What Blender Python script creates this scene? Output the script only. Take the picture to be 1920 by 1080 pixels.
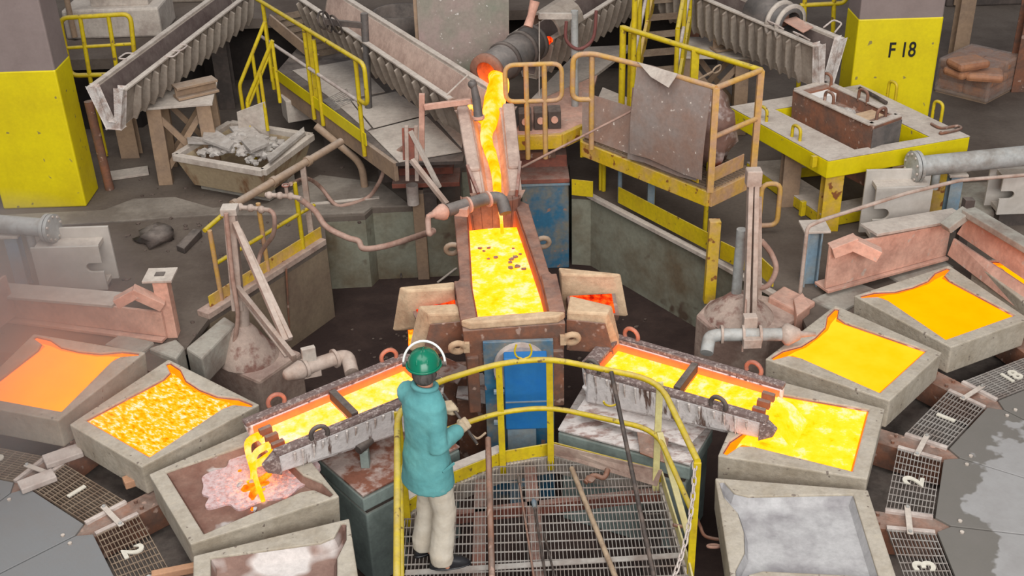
import bpy, bmesh, math, random
from mathutils import Vector, Matrix, noise
from mathutils.geometry import tessellate_polygon
random.seed(7)
PI = math.pi
scene = bpy.context.scene
COL = scene.collection
for o in list(bpy.data.objects): bpy.data.objects.remove(o)

# ------------------------------------------------------------------ camera
FPX, PITCH, ROLL, CAMH = 2205.4, 0.5214, -0.0321, 6.0
_fwd = Vector((0, math.cos(PITCH), -math.sin(PITCH)))
_up0 = Vector((0, math.sin(PITCH), math.cos(PITCH)))
_rt0 = Vector((1, 0, 0))
_rt = math.cos(ROLL)*_rt0 + math.sin(ROLL)*_up0
_up = -math.sin(ROLL)*_rt0 + math.cos(ROLL)*_up0
camd = bpy.data.cameras.new('camera'); cam = bpy.data.objects.new('camera', camd); COL.objects.link(cam)
camd.sensor_width = 36; camd.lens = FPX/1920*36; camd.clip_end = 200
m = Matrix((_rt, _up, -_fwd)).transposed().to_4x4(); m.translation = (0, 0, CAMH)
cam.matrix_world = m
scene.camera = cam

# ------------------------------------------------------------------ world, light, exposure
w = bpy.data.worlds.new('world'); scene.world = w; w.use_nodes = True
bg = w.node_tree.nodes['Background']; bg.inputs[0].default_value = (0.86, 0.9, 1.0, 1); bg.inputs[1].default_value = 0.23
def area(name, loc, target, size, power, color):
    l = bpy.data.lights.new(name, 'AREA'); l.shape = 'RECTANGLE'; l.size, l.size_y = size; l.energy = power; l.color = color
    o = bpy.data.objects.new(name, l); COL.objects.link(o); o.location = loc
    o.rotation_euler = (Vector(target)-Vector(loc)).to_track_quat('-Z', 'Y').to_euler(); return o
area('roof_skylight', (-2, 7, 15), (0, 10, 0), (16, 10), 1750, (1, 0.98, 0.94))
area('open_bay_daylight', (3, -9, 11), (0, 11, 0), (18, 8), 3850, (1, 0.98, 0.95))
scene.view_settings.view_transform = 'Standard'; scene.view_settings.look = 'None'
scene.view_settings.gamma = 1; scene.view_settings.exposure = 0.0
scene.view_settings.use_curve_mapping = False

# ------------------------------------------------------------------ surveying helpers: a sight line meets a level or a vertical plane
def _ray(x, y): return _rt*((x-960)/FPX) - _up*((y-540)/FPX) + _fwd
def P(x, y, z=0.0):
    d = _ray(x, y); t = (z-CAMH)/d.z; return Vector((0, 0, CAMH)) + d*t
def PY(x, y, Y):
    d = _ray(x, y); return Vector((0, 0, CAMH)) + d*(Y/d.y)
def V(*a): return Vector(a)

# ------------------------------------------------------------------ materials
def lin(c):
    out = []
    for v in c:
        v /= 255.0
        out.append(v/12.92 if v <= 0.04045 else ((v+0.055)/1.055)**2.4)
    return out
class NT:
    def __init__(s, name):
        s.m = bpy.data.materials.new(name); s.m.use_nodes = True; s.t = s.m.node_tree; s.n = s.t.nodes; s.n.clear()
        s.out = s.n.new('ShaderNodeOutputMaterial'); s._co = None
    def node(s, t, **k):
        nd = s.n.new(t)
        for a, b in k.items(): setattr(nd, a, b)
        return nd
    def link(s, a, b): s.t.links.new(a, b)
    def co(s):
        if not s._co: s._co = s.node('ShaderNodeTexCoord').outputs['Object']
        return s._co
    def noise(s, scale, detail=3, rough=.6, vec=None, stretch=None):
        if vec is None: vec = s.co()
        if stretch:
            mp = s.node('ShaderNodeMapping'); mp.inputs['Scale'].default_value = stretch; s.link(vec, mp.inputs[0]); vec = mp.outputs[0]
        nd = s.node('ShaderNodeTexNoise'); nd.inputs['Scale'].default_value = scale; nd.inputs['Detail'].default_value = detail
        nd.inputs['Roughness'].default_value = rough; s.link(vec, nd.inputs['Vector']); return nd.outputs[0]
    def ramp(s, fac, stops):
        r = s.node('ShaderNodeValToRGB'); e = r.color_ramp.elements
        while len(e) < len(stops): e.new(0.5)
        for el, (p, c) in zip(e, stops): el.position = p; el.color = (*c, 1) if len(c) == 3 else c
        s.link(fac, r.inputs[0]); return r.outputs[0]
    def step(s, fac, lo, hi):
        r = s.node('ShaderNodeMapRange'); r.inputs[1].default_value = lo; r.inputs[2].default_value = hi; r.clamp = True
        s.link(fac, r.inputs[0]); return r.outputs[0]
    def math(s, op, a, b):
        nd = s.node('ShaderNodeMath', operation=op)
        for i, v in enumerate((a, b)):
            if isinstance(v, (int, float)): nd.inputs[i].default_value = v
            else: s.link(v, nd.inputs[i])
        return nd.outputs[0]
    def mix(s, fac, a, b):
        nd = s.node('ShaderNodeMix', data_type='RGBA')
        if isinstance(fac, (int, float)): nd.inputs[0].default_value = fac
        else: s.link(fac, nd.inputs[0])
        for i, v in ((6, a), (7, b)):
            if isinstance(v, (list, tuple)): nd.inputs[i].default_value = (*v[:3], 1)
            else: s.link(v, nd.inputs[i])
        return nd.outputs[2]
DUST = lin((172, 160, 150))
def mat(name, c1, c2=None, scale=5, lo=.4, hi=.65, rough=.8, metal=0, dust=0, dustc=None, spots=None, bump=.2, bscale=30, stretch=None, fine=.12):
    """paint / concrete / steel with blotches (c2), settled dust on faces that look up, optional speckle"""
    s = NT(name); c1 = lin(c1); col = None
    b = s.node('ShaderNodeBsdfPrincipled'); s.link(b.outputs[0], s.out.inputs[0])
    col = c1
    if c2: col = s.mix(s.step(s.noise(scale, 4, .65, stretch=stretch), lo, hi), c1, lin(c2))
    if dust:
        g = s.node('ShaderNodeNewGeometry'); x = s.node('ShaderNodeSeparateXYZ'); s.link(g.outputs['Normal'], x.inputs[0])
        f = s.math('MULTIPLY', s.step(x.outputs[2], .35, .95), s.step(s.noise(7, 4, .7), .25, .6))
        f = s.math('MULTIPLY', f, dust)
        col = s.mix(f, col, lin(dustc) if dustc else DUST)
    if spots:
        sc, lo2, hi2, sp = spots
        col = s.mix(s.step(s.noise(sc, 2, .5), lo2, hi2), col, lin(sp))
    if fine:
        h = s.node('ShaderNodeHueSaturation'); 
        if isinstance(col, (list, tuple)): h.inputs['Color'].default_value = (*col, 1)
        else: s.link(col, h.inputs['Color'])
        r = s.node('ShaderNodeMapRange'); r.inputs[1].default_value = .3; r.inputs[2].default_value = .7; r.inputs[3].default_value = 1-fine; r.inputs[4].default_value = 1+fine
        s.link(s.noise(22, 3, .7), r.inputs[0]); s.link(r.outputs[0], h.inputs['Value']); col = h.outputs[0]
    if isinstance(col, (list, tuple)): b.inputs['Base Color'].default_value = (*col, 1)
    else: s.link(col, b.inputs['Base Color'])
    b.inputs['Roughness'].default_value = rough; b.inputs['Metallic'].default_value = metal
    if bump:
        bn = s.node('ShaderNodeBump'); bn.inputs['Strength'].default_value = bump; bn.inputs['Distance'].default_value = .02
        s.link(s.noise(bscale, 4, .7), bn.inputs['Height']); s.link(bn.outputs[0], b.inputs['Normal'])
    return s.m
def glow(name, stops, scale=4, red=2.6, stretch=None, detail=4, rough=.6):
    """molten copper: colour of the hot surface varies with a noise"""
    s = NT(name); e = s.node('ShaderNodeEmission'); s.link(e.outputs[0], s.out.inputs[0])
    st = []
    for p, c in stops:
        l = lin(c); st.append((p, (l[0], l[1], l[2])))
    c = s.ramp(s.noise(scale, detail, rough, stretch=stretch), st)
    mul = s.node('ShaderNodeMix', data_type='RGBA', blend_type='MULTIPLY'); mul.inputs[0].default_value = 1
    s.link(c, mul.inputs[6]); mul.inputs[7].default_value = (red, 1, 1, 1)
    s.link(mul.outputs[2], e.inputs[0]); e.inputs[1].default_value = 1.0
    return s.m
M = {}
M['yellow'] = mat('yellow_paint', (205, 180, 18), (190, 160, 30), 6, .45, .7, rough=.55, dust=.35, bump=.05, spots=(14, .66, .72, (120, 95, 50)))
M['yellow_clean'] = mat('yellow_column_paint', (226, 206, 4), (212, 190, 8), 2, .4, .7, rough=.5, bump=.04, spots=(9, .70, .74, (150, 135, 70)), fine=.05)
M['yellow_worn'] = mat('worn_yellow_paint', (214, 178, 28), (205, 165, 95), 3, .42, .62, rough=.65, dust=.4, bump=.08, spots=(10, .62, .68, (140, 85, 45)))
M['pale_rail'] = mat('faded_orange_rail_paint', (205, 160, 80), (190, 150, 118), 4, .4, .62, rough=.7, dust=.4, bump=.05)
M['column_grey'] = mat('mauve_grey_column_paint', (140, 125, 121), (132, 117, 113), 2, rough=.8, bump=.05, fine=.05)
M['floor'] = mat('dusty_concrete_floor', (106, 95, 86), (82, 70, 62), .6, .40, .62, rough=.9, bump=.25)
M['pit_floor'] = mat('dark_slag_ground', (48, 33, 29), (66, 50, 44), 2, .45, .7, rough=.95, bump=.5, bscale=18)
M['pit_wall'] = mat('greenish_concrete', (138, 138, 122), (106, 92, 72), 1.3, .42, .66, rough=.9, bump=.15, spots=(4, .64, .72, (92, 76, 62)))
M['pit_wall_brown'] = mat('stained_brown_concrete', (134, 118, 98), (118, 100, 84), 1.6, .42, .66, rough=.9, bump=.15)
M['concrete'] = mat('pale_grey_concrete', (160, 155, 145), (134, 122, 112), 2.5, .45, .65, rough=.9, bump=.2)
M['mould'] = mat('grey_mould_wash', (176, 166, 150), (156, 144, 126), 3, .42, .66, rough=.9, dust=.25, dustc=(184, 178, 172), bump=.3, spots=(16, .68, .73, (120, 108, 98)))
M['mould_side'] = M['mould']
M['lining_brown'] = mat('rusty_mould_lining', (118, 84, 72), (142, 112, 98), 3, .4, .65, rough=.85, bump=.2, spots=(5, .64, .72, (190, 182, 178)))
M['lining_splashed'] = mat('white_splashed_brown_lining', (126, 98, 88), (150, 122, 110), 3, .4, .65, rough=.85, bump=.2, spots=(2.6, .50, .60, (206, 198, 194)))
M['lining_grey'] = mat('whitewashed_mould_lining', (176, 174, 174), (140, 136, 138), 2.2, .42, .66, rough=.6, bump=.15, spots=(1.7, .60, .72, (205, 204, 204)))
M['steel_dust'] = mat('dusty_grey_steel', (192, 181, 170), (164, 150, 140), 4, .42, .66, rough=.85, dust=.6, dustc=(200, 189, 178), bump=.15)
M['steel_dark'] = mat('dark_sooty_steel', (72, 64, 60), (92, 80, 74), 4, .42, .66, rough=.75, dust=.3, bump=.2)
M['steel_tan'] = mat('dusty_tan_steel', (158, 132, 108), (140, 118, 100), 3, .42, .66, rough=.85, dust=.5, bump=.12)
M['steel_pink'] = mat('copper_dusted_steel', (216, 168, 148), (190, 142, 124), 3, .42, .62, rough=.85, dust=.35, bump=.15, spots=(9, .66, .73, (196, 172, 158)))
M['cream_rail'] = mat('cream_yellow_rail', (208, 198, 138), (196, 180, 120), 4, .42, .64, rough=.7, dust=.3, bump=.05)
M['rust'] = mat('rusty_steel', (134, 88, 66), (106, 80, 68), 5, .4, .62, rough=.85, dust=.35, bump=.25, spots=(12, .64, .7, (168, 140, 126)))
M['red_rust'] = mat('red_oxide_steel', (150, 88, 72), (122, 78, 68), 4, .4, .62, rough=.85, dust=.55, bump=.2)
M['hot_brown'] = mat('heat_stained_refractory', (150, 104, 84), (112, 78, 66), 4, .4, .62, rough=.9, dust=.2, bump=.35)
M['tan_refr'] = mat('tan_refractory_cement', (206, 178, 146), (180, 146, 116), 4, .4, .66, rough=.9, bump=.35, bscale=20)
M['launder_side'] = mat('dusty_ribbed_launder', (152, 140, 128), (128, 114, 102), 4, .4, .66, rough=.85, dust=.45, bump=.2)
M['launder_in'] = mat('pinkish_launder_lining', (196, 172, 158), (168, 144, 132), 3, .4, .64, rough=.9, bump=.25)
M['launder_dark'] = mat('brown_launder_lining', (112, 98, 92), (92, 76, 72), 3, .4, .64, rough=.9, bump=.2)
M['white_crust'] = mat('white_crusted_lip', (212, 204, 198), (170, 150, 140), 7, .45, .62, rough=.95, bump=.5)
M['pipe_dark'] = mat('dark_grey_pipe', (88, 84, 82), (110, 102, 98), 5, .42, .66, rough=.6, dust=.35, bump=.12)
M['pipe_grey'] = mat('pale_grey_pipe', (170, 172, 170), (140, 136, 130), 4, .45, .66, rough=.55, dust=.35, bump=.08)
M['blue'] = mat('blue_paint', (32, 110, 180), (46, 120, 176), 3, .4, .7, rough=.45, bump=.04, fine=.06)
M['blue_steel'] = mat('light_blue_steel', (126, 152, 170), (140, 146, 146), 4, .4, .64, rough=.6, dust=.4, bump=.06)
M['blue_worn'] = mat('worn_teal_blue_cabinet', (52, 108, 140), (128, 124, 112), 2.2, .42, .6, rough=.6, dust=.3, bump=.1, spots=(11, .64, .7, (150, 118, 104)))
M['teal_steel'] = mat('dusty_teal_steel', (146, 160, 155), (124, 136, 131), 3, .42, .64, rough=.7, dust=.45, bump=.1)
M['splash'] = mat('white_splashed_plate', (150, 124, 116), (206, 198, 194), 5, .37, .50, rough=.9, bump=.3, stretch=(1, 2.2, 1))
M['splash_rust'] = mat('splashed_rusty_plate', (132, 84, 66), (182, 164, 156), 4, .46, .58, rough=.9, bump=.3)
M['crust_drip'] = mat('white_plaster_drips_on_rust', (104, 82, 72), (214, 208, 206), 6, .38, .46, rough=.95, bump=.4, stretch=(1.6, 1.6, .22))
M['ladle_rim'] = mat('sooty_ladle_rim', (116, 98, 94), (176, 162, 156), 34, .50, .66, rough=.95, bump=.4)
M['sheet'] = mat('hanging_pinkish_sheet', (152, 139, 132), (150, 122, 108), 1.6, .38, .62, rough=.75, bump=.08, spots=(22, .70, .74, (212, 202, 192)))
M['shield'] = mat('heat_tinted_shield_plate', (158, 136, 130), (126, 128, 112), .9, .4, .62, rough=.6, bump=.08, spots=(18, .68, .74, (200, 192, 186)))
M['copper_bag'] = mat('copper_stained_tarp', (120, 92, 82), (196, 184, 178), 2.6, .50, .62, rough=.4, bump=.2, spots=(2.1, .56, .64, (168, 84, 56)))
M['scrap'] = mat('grey_scrap', (160, 152, 146), (190, 184, 178), 5, .4, .65, rough=.8, dust=.4, bump=.3)
M['bin'] = mat('stained_tan_bin', (168, 150, 122), (128, 92, 64), 2.2, .54, .66, rough=.85, dust=.3, bump=.15, stretch=(1.5, 1.5, .5))
M['bag'] = mat('orange_brown_sacks', (186, 130, 94), (164, 112, 84), 4, .4, .65, rough=.6, dust=.35, bump=.2)
M['film'] = mat('dusty_plastic_film', (158, 136, 124), (188, 178, 172), 5, .42, .6, rough=.35, bump=.3)
def film_mat():
    s = NT('dusty_clear_film'); b = s.node('ShaderNodeBsdfPrincipled'); s.link(b.outputs[0], s.out.inputs[0])
    b.inputs['Base Color'].default_value = (*lin((176, 158, 148)), 1); b.inputs['Roughness'].default_value = .3
    s.link(s.ramp(s.noise(6, 4, .7), [(.35, (.22,)*3), (.65, (.62,)*3)]), b.inputs['Alpha']); return s.m
M['film'] = film_mat()
M['plate_grey'] = mat('grey_cooling_panel', (194, 187, 179), (176, 168, 158), 2.4, .4, .66, rough=.7, bump=.06, fine=.05)
M['grating'] = mat('galvanised_grating', (168, 162, 156), (140, 126, 118), 3, .42, .66, rough=.6, metal=.2, bump=0)
M['grating_rust'] = mat('brown_grating', (140, 122, 104), (118, 98, 82), 3, .42, .66, rough=.7, bump=0)
M['numeral'] = mat('white_cut_numeral', (208, 202, 188), rough=.7, bump=.05)
M['black'] = mat('black_paint', (24, 24, 22), rough=.6, bump=0)
M['void'] = mat('black_slot', (12, 12, 12), rough=.9, bump=0)
M['rod_dark'] = mat('dark_iron_rod', (62, 54, 50), (98, 84, 76), 8, .45, .66, rough=.7, bump=.1)
M['rod_tan'] = mat('tan_wooden_pole', (168, 146, 122), (140, 118, 98), 8, .45, .66, rough=.7, bump=.05)
M['hose'] = mat('pinkish_rubber_hose', (170, 140, 126), (150, 116, 102), 6, .45, .66, rough=.7, bump=.05)
M['hose_red'] = mat('dull_red_hose', (118, 70, 66), rough=.7, bump=.05)
M['pedestal'] = mat('splashed_pedestal', (186, 164, 150), (150, 124, 112), 3, .42, .62, rough=.95, dust=.4, dustc=(176, 152, 144), bump=.3)
M['apron'] = mat('pale_dusty_concrete', (138, 129, 119), (112, 102, 93), 1.4, .42, .62, rough=.9, bump=.2)
M['void_wall'] = mat('void_shade_wall', (46, 40, 38), (60, 52, 48), 2, rough=.95)  # shade of the void under the raised floor, put into the wall colour
M['copper_ring'] = mat('warm_copper_loop', (190, 120, 96), (160, 98, 82), 8, .45, .66, rough=.6, bump=.15)
M['mast'] = mat('pale_pinkish_mast', (186, 168, 156), (160, 136, 122), 4, .42, .66, rough=.8, dust=.3, bump=.12)
M['cone'] = mat('plaster_splashed_cone', (176, 156, 144), (128, 94, 84), 5, .48, .6, rough=.95, bump=.35)
M['brick'] = mat('reddish_tan_wood', (184, 140, 108), (160, 120, 96), 5, rough=.8, bump=.1)
M['white_bar'] = mat('white_dusted_bar', (196, 184, 176), (166, 150, 142), 5, rough=.8, bump=.15)
M['jacket'] = mat('teal_cotton_jacket', (88, 152, 154), (100, 164, 164), 5, .4, .66, rough=.9, bump=.25, bscale=9, spots=(7, .68, .8, (140, 180, 178)), fine=.06)
M['trousers'] = mat('cream_trousers', (206, 197, 182), (196, 184, 166), 5, .4, .66, rough=.9, bump=.25, bscale=9, fine=.05)
M['skin'] = mat('skin', (196, 138, 112), rough=.6, bump=.05, fine=.04)
M['hair'] = mat('dark_grey_hair', (64, 58, 54), (96, 90, 86), 30, rough=.8, bump=.3, stretch=(1, 1, .2))
M['helmet'] = mat('green_helmet_plastic', (10, 112, 84), rough=.25, bump=0, fine=.03)
M['white'] = mat('white_plastic', (236, 234, 230), rough=.4, bump=0, fine=0)
M['boot'] = mat('black_leather', (30, 30, 34), rough=.45, bump=.1)
M['glove'] = mat('tan_leather_glove', (190, 172, 146), (172, 152, 126), 9, rough=.85, bump=.2)
M['ground_dust'] = mat('grey_rubble', (104, 90, 82), (74, 60, 54), 9, rough=.95, bump=.4)

M['melt_orange'] = glow('cooling_copper_orange', [(.3, (255, 192, 2)), (.75, (255, 208, 8))], 2.2)
M['melt_yellow'] = glow('cooling_copper_yellow', [(.3, (255, 214, 10)), (.75, (255, 236, 50))], 2.2)
M['melt_edge'] = glow('chilled_copper_edge', [(.3, (255, 140, 14)), (.7, (255, 166, 30))], 6)
M['melt_horn'] = glow('chilled_copper_horn', [(.3, (255, 150, 14)), (.7, (255, 182, 24))], 6)
M['melt_skin'] = glow('rippled_copper_skin', [(.32, (255, 140, 6)), (.43, (255, 190, 14)), (.53, (255, 214, 50)), (.62, (255, 251, 210))], 30, detail=4, rough=.65, stretch=(1, .45, 1))
M['melt_hot'] = glow('white_hot_copper', [(.30, (255, 216, 8)), (.42, (255, 242, 30)), (.52, (255, 248, 70)), (.64, (255, 253, 190))], 8, detail=5, rough=.7)
M['melt_white'] = glow('white_hot_ladle_copper', [(.30, (255, 226, 20)), (.42, (255, 246, 70)), (.54, (255, 252, 150)), (.64, (255, 254, 225))], 7, detail=5, rough=.7)
M['melt_pool'] = glow('bright_yellow_copper_pool', [(.30, (255, 190, 20)), (.38, (255, 238, 20)), (.54, (255, 250, 60)), (.66, (255, 253, 190))], 5.5, detail=5, rough=.7)
M['melt_stream'] = glow('pouring_copper', [(.32, (255, 196, 6)), (.5, (255, 228, 30)), (.68, (255, 252, 150))], 7, stretch=(1, 1, .35))
M['melt_splash'] = glow('splashing_orange_copper', [(.36, (255, 112, 20)), (.52, (255, 168, 30)), (.66, (255, 232, 60))], 9)
M['ember'] = glow('red_embers', [(.36, (150, 26, 10)), (.5, (240, 70, 20)), (.62, (255, 120, 40))], 16, red=1.6)
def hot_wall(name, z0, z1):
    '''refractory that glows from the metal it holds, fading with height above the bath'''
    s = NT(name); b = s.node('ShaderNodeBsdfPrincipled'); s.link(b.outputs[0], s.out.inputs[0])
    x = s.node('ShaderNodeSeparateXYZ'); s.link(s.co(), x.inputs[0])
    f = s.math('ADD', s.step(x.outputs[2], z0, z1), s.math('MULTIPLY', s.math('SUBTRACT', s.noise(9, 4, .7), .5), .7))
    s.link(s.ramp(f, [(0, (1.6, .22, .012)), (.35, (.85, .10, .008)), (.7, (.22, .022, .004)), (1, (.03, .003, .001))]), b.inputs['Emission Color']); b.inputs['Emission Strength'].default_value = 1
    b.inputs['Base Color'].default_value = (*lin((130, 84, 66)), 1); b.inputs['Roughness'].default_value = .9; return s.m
def crust_mat():
    s = NT('solidifying_pink_crust'); b = s.node('ShaderNodeBsdfPrincipled'); s.link(b.outputs[0], s.out.inputs[0])
    n = s.noise(22, 5, .75)
    s.link(s.ramp(n, [(.3, lin((170, 116, 108))), (.55, lin((200, 178, 178)))]), b.inputs['Base Color'])
    L_ = s.node('ShaderNodeVectorMath', operation='LENGTH'); s.link(s.co(), L_.inputs[0])
    s.link(s.ramp(s.math('ADD', s.noise(17, 5, .8), s.math('MULTIPLY', s.math('SUBTRACT', L_.outputs['Value'], .22), .55)), [(.36, (1.0, .22, .03)), (.46, (.20, .03, .01)), (.53, (0, 0, 0))]), b.inputs['Emission Color']); b.inputs['Emission Strength'].default_value = 1
    b.inputs['Roughness'].default_value = .9; return s.m
M['crust'] = crust_mat()
def deck_mat(name, flip):
    """chequer plate: lighter swept centre with a wavy stained border along the rim; plates are drawn around the wheel hub"""
    s = NT(name); b = s.node('ShaderNodeBsdfPrincipled'); s.link(b.outputs[0], s.out.inputs[0])
    L = s.node('ShaderNodeVectorMath', operation='LENGTH'); s.link(s.co(), L.inputs[0])
    r = s.math('ADD', L.outputs['Value'], s.math('MULTIPLY', s.noise(1.9, 4, .55), 1.5))
    f = s.step(r, 2.98, 3.02) if not flip else s.step(r, 3.4, 3.9)
    base = s.mix(f, lin((156, 154, 153)) if not flip else lin((122, 123, 124)), lin((112, 108, 102)) if not flip else lin((112, 110, 106)))
    base = s.mix(s.math('MULTIPLY', s.step(s.noise(3, 4, .7), .4, .7), .35), base, lin((122, 116, 112)))
    s.link(base, b.inputs['Base Color']); b.inputs['Roughness'].default_value = .5
    ck = s.node('ShaderNodeTexChecker'); ck.inputs['Scale'].default_value = 42; s.link(s.co(), ck.inputs['Vector'])
    bn = s.node('ShaderNodeBump'); bn.inputs['Strength'].default_value = .35; bn.inputs['Distance'].default_value = .004
    s.link(ck.outputs[1], bn.inputs['Height']); s.link(bn.outputs[0], b.inputs['Normal'])
    return s.m
M['deck_r'] = deck_mat('stained_chequer_plate', False); M['deck_l'] = deck_mat('grey_chequer_plate', True)

# ------------------------------------------------------------------ mesh helpers
class MB:
    def __init__(s): s.v = []; s.f = []; s.sm = []
    def add(s, vs, fs, smooth=False):
        o = len(s.v); s.v += [Vector(v) for v in vs]
        for f in fs: s.f.append([i+o for i in f]); s.sm.append(smooth)
        return s
    def hexa(s, b, t):   # bottom quad, top quad (ccw from above)
        n = len(b); vs = list(b)+list(t)
        fs = [list(range(n))[::-1], list(range(n, 2*n))] + [[i, (i+1) % n, n+(i+1) % n, n+i] for i in range(n)]
        return s.add(vs, fs)
    def box(s, c, size, rz=0, rot=None):
        R = rot or Matrix.Rotation(rz, 3, 'Z'); c = Vector(c); x, y, z = (k/2 for k in size)
        q = [(-x, -y), (x, -y), (x, y), (-x, y)]
        return s.hexa([c+R@V(a, b, -z) for a, b in q], [c+R@V(a, b, z) for a, b in q])
    def bar(s, a, b, w, h, up=(0, 0, 1)):
        """rectangular bar from a to b, w sideways, h along up"""
        a, b = Vector(a), Vector(b); d = (b-a).normalized(); up = Vector(up)
        sd = d.cross(up)
        if sd.length < 1e-4: sd = d.cross(V(0, 1, 0))
        sd.normalize(); u = sd.cross(d).normalized()
        q = [(-w/2, -h/2), (w/2, -h/2), (w/2, h/2), (-w/2, h/2)]
        A = [a+sd*i+u*j for i, j in q]; B = [b+sd*i+u*j for i, j in q]
        return s.add(A+B, [[0, 1, 2, 3], [7, 6, 5, 4], [0, 4, 5, 1], [1, 5, 6, 2], [2, 6, 7, 3], [3, 7, 4, 0]])
    def ibeam(s, a, b, w, h, t=.02, up=(0, 0, 1)):
        a, b = Vector(a), Vector(b); d = (b-a).normalized(); up = Vector(up); sd = d.cross(up)
        if sd.length < 1e-4: sd = d.cross(V(0, 1, 0))
        u = sd.normalized().cross(d).normalized()
        s.bar(a+u*(h/2-t/2), b+u*(h/2-t/2), w, t, u); s.bar(a-u*(h/2-t/2), b-u*(h/2-t/2), w, t, u); return s.bar(a, b, t, h-2*t, u)
    def prism(s, poly, z0, z1):
        n = len(poly); P2 = [Vector((p[0], p[1], 0)) for p in poly]
        if sum(P2[i].x*P2[(i+1) % n].y-P2[(i+1) % n].x*P2[i].y for i in range(n)) < 0: P2.reverse()
        tr = tessellate_polygon([P2]); fs = []
        for t in tr:
            a, b, c = t
            if (P2[b]-P2[a]).cross(P2[c]-P2[a]).z < 0: b, c = c, b
            fs += [[n+a, n+b, n+c], [c, b, a]]
        fs += [[i, (i+1) % n, n+(i+1) % n, n+i] for i in range(n)]
        return s.add([V(p.x, p.y, z0) for p in P2]+[V(p.x, p.y, z1) for p in P2], fs)
    def slab(s, pts, th):
        """thin plate over a 3D polygon, thickness along its normal"""
        pts = [Vector(p) for p in pts]; n = (pts[1]-pts[0]).cross(pts[2]-pts[0]).normalized()
        return s.hexa([p-n*th/2 for p in pts], [p+n*th/2 for p in pts])
    def tube(s, pts, r, n=8, closed=False, cap=True, flat=1.0):
        pts = [Vector(p) for p in pts]; N = len(pts); rr = r if isinstance(r, (list, tuple)) else [r]*N
        tang = []
        for i in range(N):
            if closed: t = pts[(i+1) % N]-pts[i-1]
            else: t = pts[min(i+1, N-1)]-pts[max(i-1, 0)]
            tang.append(t.normalized())
        u = tang[0].orthogonal().normalized()
        if abs(tang[0].z) < .9: u = tang[0].cross(V(0, 0, 1)).normalized()
        vs = []
        for i in range(N):
            t = tang[i]; u = (u-t*u.dot(t)).normalized(); w_ = t.cross(u)
            for k in range(n):
                a = 2*PI*k/n; vs.append(pts[i]+(u*math.cos(a)+w_*math.sin(a)*flat)*rr[i])
        fs = []
        for i in range(N if closed else N-1):
            j = (i+1) % N
            for k in range(n): fs.append([i*n+k, i*n+(k+1) % n, j*n+(k+1) % n, j*n+k])
        s.add(vs, fs, True)
        if cap and not closed: s.add(vs[:n], [list(range(n))[::-1]]); s.add(vs[-n:], [list(range(n))])
        return s
    def cyl(s, a, b, r, n=16, r2=None): return s.tube([a, b], [r, r if r2 is None else r2], n)
    def lathe(s, prof, c, axis=(0, 0, 1), n=24):
        """profile (r, h) turned about an axis through c"""
        ax = Vector(axis).normalized(); u = ax.orthogonal().normalized(); w_ = ax.cross(u); c = Vector(c); vs = []; k = len(prof)
        for i in range(n):
            a = 2*PI*i/n; e = u*math.cos(a)+w_*math.sin(a)
            vs += [c+e*r+ax*h for r, h in prof]
        fs = [[i*k+j, ((i+1) % n)*k+j, ((i+1) % n)*k+j+1, i*k+j+1] for i in range(n) for j in range(k-1)]
        return s.add(vs, fs, True)
    def ball(s, c, r, n=10, seed=None, amp=0, sc=3):
        rx, ry, rz = r if isinstance(r, (tuple, list)) else (r, r, r); c = Vector(c); vs = []; m_ = n//2+1
        for j in range(m_+1):
            th = PI*j/m_
            for i in range(n):
                a = 2*PI*i/n; d = V(math.sin(th)*math.cos(a), math.sin(th)*math.sin(a), math.cos(th))
                k = 1+amp*noise.noise(d*sc+V(seed or 0, 0, 0)) if amp else 1
                vs.append(c+V(d.x*rx, d.y*ry, d.z*rz)*k)
        fs = [[j*n+i, (j+1)*n+i, (j+1)*n+(i+1) % n, j*n+(i+1) % n] for j in range(m_) for i in range(n)]
        return s.add(vs, fs, True)
    def rock(s, c, r, seed):
        c = Vector(c); random.seed(seed); bm = bmesh.new(); bmesh.ops.create_icosphere(bm, subdivisions=1, radius=1)
        sx, sy, sz = (r*random.uniform(.6, 1.3) for _ in range(3)); sz *= .6; rz = Matrix.Rotation(random.random()*6, 3, 'Z')
        vs = [c+rz@V(v.co.x*sx*random.uniform(.75, 1.2), v.co.y*sy*random.uniform(.75, 1.2), v.co.z*sz*random.uniform(.75, 1.2)) for v in bm.verts]
        bm.verts.index_update(); fs = [[v.index for v in f.verts] for f in bm.faces]; bm.free(); return s.add(vs, fs)
    def ring(s, c, R, r, nrm, a0=0, a1=2*PI, n=18, up=None, k=7):
        """round bar bent to an arc of radius R"""
        nrm = Vector(nrm).normalized(); u = (Vector(up)-nrm*Vector(up).dot(nrm)).normalized() if up else nrm.orthogonal().normalized(); w_ = nrm.cross(u); c = Vector(c)
        full = abs(a1-a0-2*PI) < 1e-6; N = n if full else n+1
        return s.tube([c+(u*math.cos(a0+(a1-a0)*i/n)+w_*math.sin(a0+(a1-a0)*i/n))*R for i in range(N)], r, k, closed=full)
    def build(s, name, material, root=None, bevel=0, kind=None, mods=None):
        off = Vector((0, 0, 0))
        if root is not None:
            r = root
            off = Vector(root['_o']) if '_o' in root else Vector((0, 0, 0))
        me = bpy.data.meshes.new(name); me.from_pydata([tuple(v-off) for v in s.v], [], s.f)
        me.polygons.foreach_set('use_smooth', s.sm); me.update()
        if material is not None: me.materials.append(material)
        o = bpy.data.objects.new(name, me); COL.objects.link(o)
        if root is not None: o.parent = root; o['_o'] = tuple(off)
        if bevel:
            b = o.modifiers.new('bevel', 'BEVEL'); b.width = bevel; b.segments = 2; b.limit_method = 'ANGLE'; b.angle_limit = .7
        if kind: o['kind'] = kind
        return o
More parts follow.
